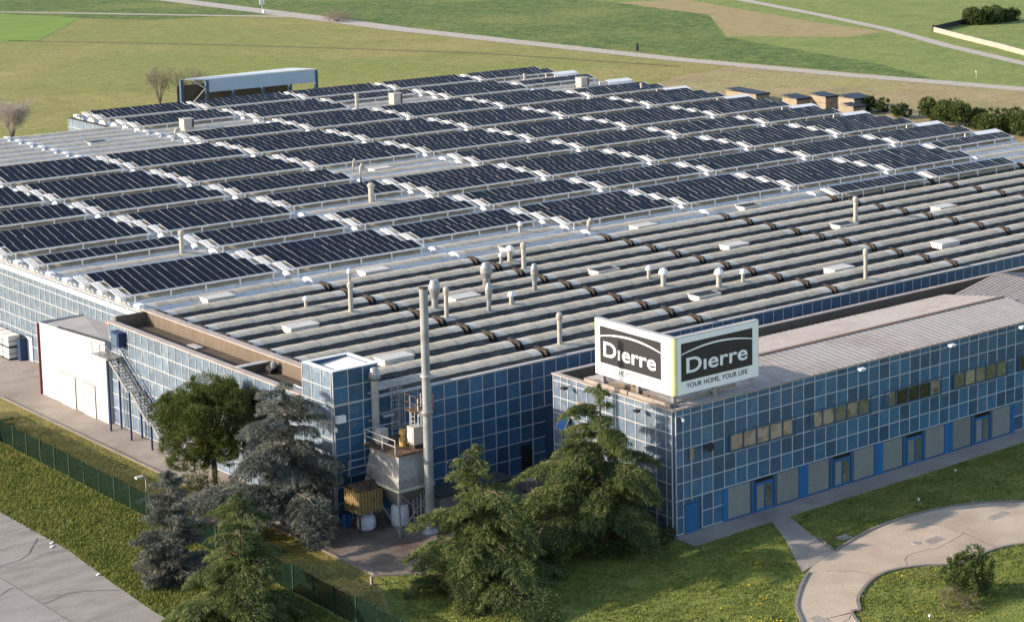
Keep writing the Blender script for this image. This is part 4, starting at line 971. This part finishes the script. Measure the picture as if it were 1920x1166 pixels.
t = thing('wire_fence', 'dark thin fence closing the garden at top right', 'fence', (0,0,0)); MB().bar((271.7,224.8,.7),(290,231.5,.7),.12,1.3).build('mesh_panel','dark',t); MB().box(271.4,224.6,0,271.8,225,1.6).box(289.8,231.3,0,290.2,231.7,1.6).build('post','dark',t)
t = thing('road_sign', 'small white road sign at the track junction', 'sign', (181.5,378,0)); MB().lathe([(.12,0),(.12,3.2)],6).build('pole','cap_grey',t); MB().box(-.7,-.06,2.2,.7,.06,3.4).build('plate','white_sheet',t); MB().lathe([(.4,0),(.4,.9)],8,(0,-.8,0)).build('base','white_sheet',t)
t = thing('marker_post', 'thin white marker post in the verge of the field road at right', 'post', (211,158,0)); MB().lathe([(.06,0),(.06,1.2)],6).build('pole','cap_grey',t); MB().box(-.13,-.13,1.1,.13,.13,1.4).build('plate','hatch_pale',t)
t = thing('marker_post', 'small dark post at the edge of the field road', 'post', (194.6,241,0)); MB().lathe([(.4,0),(.3,1.1),(.1,1.5)],7).build('post','dark',t); MB().box(-.2,-.2,1.4,.2,.2,1.6).build('cap','dark',t)

# ------------------------------------------------------------------ vegetation
def unit(a): return a/np.maximum(np.linalg.norm(a, axis=-1, keepdims=True), 1e-6)
def sprays(P, D, ln, wd, jit):
    """one slim triangle per point P along direction D"""
    n = len(P); d = unit(D + rng.normal(0, jit, (n,3)))
    s = unit(np.cross(d, rng.normal(0, 1, (n,3)))); L_ = (ln*rng.uniform(.6,1.3,n))[:,None]; w_ = (wd*rng.uniform(.6,1.3,n))[:,None]
    V = np.empty((n,3,3)); V[:,0] = P - s*w_/2; V[:,1] = P + s*w_/2; V[:,2] = P + d*L_
    return V
def conifer(name, label, x, y, h, rad, leaf, leaf2, h0=.06, droop=.55, prof=.85, nwh=22, dens=1.0, limit=None, seed=1, bark='bark', lean=(0,0), top=.12, up=.16, ragged=.35, ln=.30, wd=.085, gaps=.12):
    global rng
    keep = rng; rng = np.random.default_rng(seed)
    t = thing(name, label, 'tree', (x,y,0))
    LX_, LY_ = lean
    def axis(z): q = (z/h)**1.6; return np.array([LX_*q, LY_*q, z])
    zs_ = [h*k/10 for k in range(11)]
    MB().tube([axis(z) for z in zs_], [max(.02,(.016*h+.05)*(1-z/h)**.9+.015) for z in zs_], 8).build('trunk', bark, t)
    Ps, Ds, limbs = [], [], MB()
    for k in range(nwh):
        q = (k+.5)/nwh; z0 = h*(h0+(1-h0)*q)
        Lm = rad*((1-q)**prof)*(.55+.45*min(1,q/.12+.35)) + .25
        nb = max(3, int(5-2*q)); a0 = rng.uniform(0, 6.28)
        for j in range(nb):
            if rng.random() < gaps and q > .1: continue
            az = a0+6.283*j/nb+rng.normal(0,.25); L = Lm*(1+rng.normal(0, ragged*.6))
            if rng.random() < .12: L *= 1+ragged
            L = max(L, .3)
            if limit: L = min(L, limit(az, z0))
            c, s_ = math.cos(az), math.sin(az); m = max(5, int(L*5.5)); tt = np.linspace(0,1,m)
            zz = z0+rng.normal(0,.12)+up*L*tt-droop*L*tt**2.2*(.5+.5*(1-q))
            pts = np.stack([c*L*tt, s_*L*tt, zz],1); ax_ = axis(z0); pts[:,0] += ax_[0]; pts[:,1] += ax_[1]
            limbs.tube([pts[0], pts[m//2], pts[-1]], [.02+.018*L, .02+.008*L, .012], 5, cap=False)
            side = np.array([-s_, c, 0])
            for i in range(1, m):
                r = tt[i]
                for sg in (-1, 1):
                    sl_ = L*(.08+.34*(1-r)*min(1,r*3))*rng.uniform(.6,1.2)+.10
                    nn = max(2, int(sl_*7*dens))
                    u_ = rng.uniform(0,1,nn)
                    q_ = pts[i] + (side*sg + np.array([c,s_,0])*.55)[None]*(sl_*u_)[:,None]
                    q_[:,2] -= droop*.55*sl_*u_**1.5 + rng.uniform(0,.10,nn)
                    rep = int(5*dens)
                    q2 = np.repeat(q_, rep, 0) + rng.normal(0,.07,(nn*rep,3))*np.array([1,1,.7])
                    q2[:,2] -= rng.uniform(0,.22,nn*rep)*droop
                    d2 = (side*sg*.5 + np.array([c,s_,0])*.6 + np.array([0,0,-droop*.75]))[None] + np.zeros((nn*rep,3))
                    Ps.append(q2); Ds.append(d2)
    # leader
    nl = int(260*dens); zz = rng.uniform(h*(1-top), h, nl); q = (h-zz)/(h*top)
    an = rng.uniform(0,6.28,nl); rr = q*.35*rng.uniform(.1,1,nl)
    P = np.stack([rr*np.cos(an), rr*np.sin(an), zz],1); P[:,0] += LX_*(zz/h)**1.6; P[:,1] += LY_*(zz/h)**1.6
    Ps.append(P); Ds.append(np.stack([np.cos(an)*.6, np.sin(an)*.6, np.full(nl,-.1)],1))
    P = np.concatenate(Ps); D = np.concatenate(Ds)
    V = sprays(P, D, ln, wd, .45)
    cl = (np.sin(P[:,0]*2.3+P[:,2]*1.7)+np.sin(P[:,1]*2.9-P[:,2]*2.2)+rng.normal(0,.8,len(P))) > .4
    limbs.build('limbs', bark, t)
    tris('crown', V, [leaf, leaf2], cl.astype(int), t)
    rng = keep
    return t
def lim_big(az, z):                               # keep the crown out of the office corner
    c, s_ = math.cos(az), math.sin(az)
    if z > 9.6: return 9
    d2 = .72*c-.69*s_
    if d2 > .3: return min(3.7/d2, 4.0/c if c > .3 else 7)
    if c > .15 and s_ > -.45: return 4.0/c if c > .3 else 7
    return 9
def lim_blue(az, z):                              # keep clear of the wall and of the yard to its right
    d1 = math.cos(az); d2 = .72*math.cos(az)-.69*math.sin(az); L = 9
    if d1 > .25: L = min(L, 2.3/d1)
    if d2 > .2: L = min(L, (3.4 if z > 4 else 2.9)/d2)
    return L
conifer('deodar_cedar', 'large drooping green cedar in front of the sunlit office side', -4.4, 2.3, 11.1, 5.9, 'leaf_deodar', 'leaf_deodar2', h0=.12, droop=.72, nwh=16, dens=1.8, limit=lim_big, seed=3, lean=(.3,.6), prof=.72, gaps=.2, up=.32, ragged=.5, ln=.26, wd=.055)
conifer('deodar_cedar', 'drooping green cedar between the yard and the lawn, bare twig at its tip', -15.4, .9, 9.4, 4.2, 'leaf_deodar', 'leaf_deodar2', h0=.04, droop=.58, nwh=19, dens=1.85, seed=14, lean=(.4,1.0), prof=.70, gaps=.10, up=.27, ragged=.45, ln=.26, wd=.055)
conifer('deodar_cedar', 'dull green cedar outside the fence at the bottom of the photo', -28.9, 7.0, 8.2, 3.3, 'leaf_deodar', 'leaf_deodar2', h0=.06, droop=.6, nwh=16, dens=1.8, seed=21, prof=.72, gaps=.16, up=.25, ragged=.5, ln=.26, wd=.055)
conifer('blue_cedar', 'wide grey blue cedar growing by the corner tower', -18.3, 18.6, 10.2, 4.4, 'leaf_blue', 'leaf_blue2', h0=.16, droop=.45, nwh=18, dens=1.7, limit=lim_blue, seed=31, prof=.42, bark='bark_grey', up=.26, gaps=.22, ragged=.55, lean=(-.2,1.0), ln=.26, wd=.055)
conifer('blue_cedar', 'slender silvery blue cedar outside the fence beside the lamp', -29.2, 15.6, 7.6, 1.8, 'leaf_blue', 'leaf_blue2', h0=.02, droop=.25, nwh=22, dens=1.9, seed=41, prof=.62, bark='bark_grey', up=.3, gaps=.08, ln=.26, wd=.055)
def tuft_tree(name, label, x, y, blobs, leaf, leaf2, per=420, ln=.2, wd=.05, trunk=None, bark='bark', seed=5, cat='tree', limb=True, upb=.35):
    global rng
    keep = rng; rng = np.random.default_rng(seed)
    t = thing(name, label, cat, (x,y,0)); Ps, Ds = [], []; lb = MB()
    for (bx,by,bz,br) in blobs:
        n = int(per*br**2*2.2); d = unit(rng.normal(0,1,(n,3))); r = br*rng.uniform(.55,1.05,n)**.7
        # tufts: cluster directions
        tf = unit(rng.normal(0,1,(max(10,int(26*br**1.5)),3))); idx = rng.integers(0,len(tf),n)
        d = unit(tf[idx]*1.0+rng.normal(0,.22,(n,3)))
        P = np.array([bx,by,bz])+d*(r[:,None])*np.array([1,1,.85]); Ps.append(P); Ds.append(d+np.array([0,0,upb]))
        if limb and trunk: lb.tube([(0,0,trunk[0]*.75),(bx*.5,by*.5,(trunk[0]+bz)*.5),(bx,by,bz)],[.09,.06,.03],6,cap=False)
    P = np.concatenate(Ps); V = sprays(P, np.concatenate(Ds), ln, wd, .5)
    cl = (rng.random(len(P)) < .45)
    if trunk: MB().tube([(0,0,0),(.05,.03,trunk[0]*.5),(0,0,trunk[0]),(.1,.1,trunk[1])],[trunk[2]*1.2,trunk[2],trunk[2]*.8,trunk[2]*.3],9).build('trunk', bark, t)
    if lb.f: lb.build('limbs', bark, t)
    tris('crown', V, [leaf, leaf2], cl.astype(int), t); rng = keep
    return t
r2 = random.Random(5); bl = []
for i in range(62):                               # umbrella crown of a stone pine
    a = r2.uniform(0,6.283); rr = 3.5*math.sqrt(r2.random()); zz = 5.0+3.7*math.sqrt(max(0,1-(rr/3.8)**2))*r2.uniform(.4,1.0)
    bl.append((rr*math.cos(a), rr*math.sin(a), zz, r2.uniform(.7,1.05)))
bl += [(r2.uniform(-2.4,1.4),r2.uniform(-2.6,3.4),r2.uniform(2.6,4.6),r2.uniform(.6,.9)) for _ in range(16)]
bl += [(-1.4,3.4,5.2,.85),(-2.0,4.6,5.9,.7),(-1.0,4.9,4.6,.75),(-.5,5.2,3.9,.7),(-1.6,3.6,3.6,.8),(-.8,2.4,3.5,.8),(.2,1.6,4.0,.8),(-2.2,1.2,4.4,.8),(-1.4,-.6,4.2,.8),(.6,-1.5,4.6,.8),(-.3,-2.6,4.2,.8)]
tuft_tree('stone_pine', 'round crowned dark green pine in front of the sunlit side wall', -18.7, 29.6, bl, 'leaf_pine', 'leaf_pine2', per=620, ln=.24, wd=.05, trunk=(4.0,6.6,.20), seed=6)
r2 = random.Random(8)
bl = [(r2.uniform(-1.5,1.5), r2.uniform(-1.5,1.5), r2.uniform(.6,2.6), r2.uniform(.65,1.0)) for i in range(16)]
tuft_tree('shrub', 'brownish olive bush on the mown strip below the round pine', -20.4, 27.2, bl, 'leaf_olive', 'leaf_pine2', per=300, ln=.25, wd=.045, trunk=(.5,1.5,.09), seed=9, cat='shrub')
bl = [(r2.uniform(-1.1,1.1), r2.uniform(-1.1,1.1), r2.uniform(.6,2.3), r2.uniform(.62,.9)) for i in range(20)]
tuft_tree('round_bush', 'rounded dark green bush on the island of the driveway', 6.5, -21.2, bl, 'leaf_bush', 'leaf_hedge', per=420, ln=.17, wd=.10, trunk=(.4,1.4,.08), seed=12, cat='bush')
bl = [(r2.uniform(-1.2,1.0), r2.uniform(-.9,.9), r2.uniform(.2,.8), r2.uniform(.4,.6)) for i in range(10)]
tuft_tree('shrub', 'low reddish brown twiggy shrub at the foot of the rounded bush', 4.3, -22.4, bl, 'twig', 'leaf_olive', per=260, ln=.35, wd=.025, seed=13, cat='shrub', upb=.8)
bl = [(r2.uniform(-.9,.9), r2.uniform(-.6,.6), r2.uniform(.3,.8), r2.uniform(.35,.5)) for i in range(8)]
tuft_tree('shrub', 'small lime green shrub under the large cedar by the yard', -8.0, 2.0, bl, 'lime', 'grass_blade', per=300, ln=.2, wd=.07, seed=14, cat='shrub')
for i in range(7):
    bl = [(r2.uniform(-.8,.8), r2.uniform(-.8,.8), r2.uniform(.3,1.0), r2.uniform(.4,.7)) for _ in range(6)]
    px, py = [(-12.5,2.6),(-10.2,1.6),(-9.5,3.6),(-7.2,.6),(-3.0,.2),(-1.6,-.6),(-5.6,-.4)][i]
    tuft_tree('shrub', ['dark shrub at the lawn edge beside the deodar','second dark shrub on the lawn edge right of the deodar','dark shrub against the yard kerb between the cedars','low shrub on the lawn left of the large cedar','shrub under the right branches of the large cedar','shrub by the office corner under the large cedar','low shrub at the trunk of the large cedar'][i], px, py, bl, 'leaf_bush', 'leaf_deodar2', per=260, ln=.2, wd=.08, seed=60+i, cat='shrub', )
# hedge trees beyond the far edge of the factory
hd = [(162.5,137.5,1.9,'dark'),(160.5,130.5,1.6,'dark'),(162,124.5,2.4,'mid'),(160,121,2.3,'light'),(159.5,116.5,3.1,'tall'),(160.5,112.5,2.6,'mid'),(159,108.5,2.7,'light'),(158.5,104.5,2.4,'mid'),(158.5,100.5,2.2,'mid'),(158,97,2.2,'low'),(161,94,2.3,'end')]
hl = ['dark shrub right of the crate stacks','low dark shrub second from the crate stacks','green shrub third from the crate stacks in the far hedge','lighter shrub fourth from the crate stacks in the far hedge','tallest green shrub of the hedge beyond the roof','green shrub just right of the tallest one in the far hedge','broad light green shrub in the middle right of the far hedge','green shrub near the right end of the far hedge','dense shrub third from the right end of the far hedge','low shrub second from the right end of the far hedge','shrub at the right end of the far hedge beyond the roof']
for i, (x, y, s_, k) in enumerate(hd):
    bl = [(r2.uniform(-1.5,1.5)*s_*.62, r2.uniform(-1.5,1.5)*s_*.62, r2.uniform(.3,1.25)*s_*.9, s_*r2.uniform(.35,.55)) for _ in range(9)]
    o = tuft_tree('hedge_shrub', hl[i], x, y, bl, 'leaf_hedge' if k != 'dark' else 'leaf_bush', 'leaf_bush', per=110, ln=.5, wd=.28, seed=100+i, cat='shrub'); o['group'] = 'hedge shrubs beyond the roof'
def bare(name, label, x, y, h, sp, leaf, seed, n=900, cat='tree'):
    global rng
    keep = rng; rng = np.random.default_rng(seed); t = thing(name, label, cat, (x,y,0)); b = MB(); Ps = []; Ds = []
    for i in range(16):
        a = rng.uniform(0,6.28); r = sp*rng.uniform(.3,1); z1 = h*rng.uniform(.6,1)
        p = [(0,0,0),(r*.35*math.cos(a),r*.35*math.sin(a),z1*.5),(r*math.cos(a),r*math.sin(a),z1)]; b.tube(p,[.09,.045,.015],5,cap=False)
        for f in np.linspace(.3,1,12):
            c = np.array(p[1])*(1-f)+np.array(p[2])*f; m = n//190
            Ps.append(c+rng.normal(0,.32*sp*.5,(m,3))); Ds.append(np.tile([math.cos(a)*.5,math.sin(a)*.5,.8],(m,1)))
    b.build('limbs','bark_grey',t); P = np.concatenate(Ps); tris('crown', sprays(P,np.concatenate(Ds),.7,.05,.6), leaf, None, t); rng = keep
bare('bare_tree','pale leafless tree left of the canopy in the far field',79.0,231.5,6.6,3.2,'twig',201,1900)
bare('bare_tree','second pale leafless tree touching the canopy at left',84.0,229.0,6.2,3.4,'twig',202,1900)
bare('blossom_tree','pale blossoming round tree at the left edge beyond the roof',42.5,208,6.2,3.2,'blossom',203,5200)
bare('bare_tree','brown leafless tree at the right edge beyond the hedge',166.5,104,8.5,3.4,'twig',204,1500)
bare('bare_shrub','pale bare shrubs on the verge of the field road',183.5,345,1.9,4.6,'twig',205,2200,'shrub')
bl = [(r2.uniform(-9,9), r2.uniform(-2.0,2.0)-.0, r2.uniform(.8,2.6), r2.uniform(1.3,2.0)) for i in range(26)]
tuft_tree('garden_hedge','dark clipped hedge with a reddish top at the upper right',300,230.5,bl,'leaf_bush','leaf_hedge',per=60,ln=.7,wd=.4,seed=15,cat='hedge')
bl = [(r2.uniform(-3,3), r2.uniform(-1.5,1.5), r2.uniform(.3,1.0), r2.uniform(.7,1.1)) for i in range(9)]
tuft_tree('shrub','dark ivy clump at the left end of the green fence',-24.6,56.5,bl,'leaf_bush','leaf_deodar2',per=160,ln=.25,wd=.12,seed=16,cat='shrub')

# ------------------------------------------------------------------ grass, flowers
def inpoly(P, poly):
    x, y = P[:,0], P[:,1]; r = np.zeros(len(P), bool); j = len(poly)-1
    for i in range(len(poly)):
        xi, yi = poly[i]; xj, yj = poly[j]
        r ^= ((yi > y) != (yj > y)) & (x < (xj-xi)*(y-yi)/(yj-yi+1e-12)+xi); j = i
    return r
def grass(name, poly, n, ln, wd, m, excl=(), clump=.5, flower=0, lean=.5):
    xs = [p[0] for p in poly]; ys = [p[1] for p in poly]
    P = np.stack([rng.uniform(min(xs),max(xs),n), rng.uniform(min(ys),max(ys),n)],1)
    k = inpoly(P, poly)
    for e in excl: k &= ~inpoly(P, e)
    P = P[k]
    f = .5+.25*(np.sin(P[:,0]*1.1+1.3*np.sin(P[:,1]*.7))+np.sin(P[:,1]*1.4+1.1*np.sin(P[:,0]*.9)))
    P = P[rng.random(len(P)) < 1-clump*(1-f)]; f = .6+.5*rng.random(len(P))
    B = np.concatenate([P, np.zeros((len(P),1))],1); B = np.repeat(B, 3, 0)+rng.normal(0,.05,(len(P)*3,3))*np.array([1,1,0])
    V = sprays(B, np.tile([0,0,1.0],(len(B),1)), ln, wd, lean); V[:,:2,2] = 0.0
    kind(tris(name, V, m), 'stuff')
drv = [p for p in outer]+[p for p in inner[::-1]]
fp = [(7.0,-2.2),(5.2,-5.5),(1.6,-11),(5.9,-9.6),(7.4,-5.5),(8.7,-2.2)]
grass('long_grass', [(-31.6,60),(-31.4,37),(-31.3,26.5),(-31.9,19),(-32.3,12),(-32.3,-4),(-24.5,-4),(-24.5,60)], 60000, .24, .12, 'grass_verge', clump=.6, lean=.8)
grass('lawn_grass', [(-24,-9),(-19,7.4),(-16.5,5.9),(-10,5.2),(-6,4.2),(-3,1.8),(0,-2.4),(40,-2.5),(40,-16),(24,-16),(10,-24),(-12,-24)], 66000, .16, .10, 'grass_blade', excl=[drv, fp], clump=.7, lean=.6)
grass('mown_grass', [(-24.2,-3),(-19.2,7.5),(-19.2,60),(-24.2,60)], 24000, .10, .06, 'grass_mown', clump=.7, lean=.7)
def flowers(poly, n, excl=()):
    xs = [p[0] for p in poly]; ys = [p[1] for p in poly]; P = np.stack([rng.uniform(min(xs),max(xs),n), rng.uniform(min(ys),max(ys),n)],1)
    k = inpoly(P, poly)
    for e in excl: k &= ~inpoly(P, e)
    P = P[k]; f = np.sin(P[:,0]*1.7+np.sin(P[:,1]*1.3)*2)+np.sin(P[:,1]*2.1+P[:,0]*.6); P = P[f > .7]
    B = np.concatenate([P, rng.uniform(.14,.24,(len(P),1))],1)
    return sprays(B, rng.normal(0,1,(len(B),3))*np.array([1,1,.2]), .09, .09, .2)
isl = [p for p in inner if p[1] > -28]+[(20,-28),(-6,-28)]
V_ = [flowers(isl, 2600), flowers([(-9,-13),(-2,-9),(4,-6),(6,-7),(1,-11),(-6,-20),(-9,-20)], 1700, [drv, fp]), flowers([(6,-9),(8,-4),(13,-6),(11,-8)], 260, [drv, fp])]
kind(tris('dandelions', np.concatenate(V_), 'dandelion'), 'stuff')
for i, (x, y) in enumerate([(1.7,-22.2),(17.5,-6.6),(24.5,-3.9)]):
    t = thing('garden_light', ['small white globe light on the driveway island','small white globe light on the lawn by the driveway bend','small white globe light on the lawn near the office'][i], 'light', (x,y,0), 'globe lights on the lawn'); MB().lathe([(.02,0),(.02,.2)],6).build('stem','cap_grey',t); MB().lathe([(.03,.2),(.085,.25),(.085,.31),(.03,.36)],10).build('globe','white_sheet',t)

# ------------------------------------------------------------------ cracks and patches on the paved ground
def crack(pts, w_, z):
    L_ = smooth_line(pts, 5); L_ = [(x+rng.normal(0,.05), y+rng.normal(0,.05)) for x, y in L_]
    strip('crack', off(L_, w_/2), off(L_, -w_/2), z, 'bitumen')
crack([(-31.8,30),(-34,27),(-36.7,26.2)], .05, .066); crack([(-32.2,17),(-34.5,18.5),(-36.7,18)], .05, .066); crack([(-37,22),(-40,21),(-46,22.5)], .06, .066)
crack([(-4.4,-18.5),(-2.5,-18.9),(-1.0,-18.2)], .045, .046); crack([(3.0,-11.8),(4.2,-13.2),(4.6,-14.7)], .045, .046); crack([(14,-8.5),(15,-12),(14.5,-16.5)], .045, .046)
crack([(7.5,-14.9),(9.0,-13.6),(12,-13.9),(15,-13.2)], .04, .046)
for x, y, a, b_ in ((12.5,-12.8,1.6,1.0),(-3.2,-17.6,.9,1.4),(19.5,-12.5,2.2,.9)):
    flat('patch', [(x-a/2,y-b_/2),(x+a/2,y-b_/2+.15),(x+a/2-.1,y+b_/2),(x-a/2+.1,y+b_/2-.1)], .044, 'pavement')
flat('patch', [(-43,31),(-38.5,30.4),(-38.7,29.2),(-43.2,29.6)], .062, 'asphalt_dark')
for i, (x, y) in enumerate([(-31.9,27.6),(-31.6,28.3),(-32.0,20.4)]):
    t = thing('litter', ['white scrap of litter at the edge of the parking area','second white scrap of litter beside the first at the verge','lone white scrap on the parking area below the verge'][i], 'litter', (x,y,.06), 'litter by the verge'); MB().bar((-.12,0,.03),(.12,.05,.06),.16,.03).build('paper','white_sheet',t); MB().bar((0,.1,.03),(.1,.2,.05),.08,.03).build('scrap','white_sheet',t)
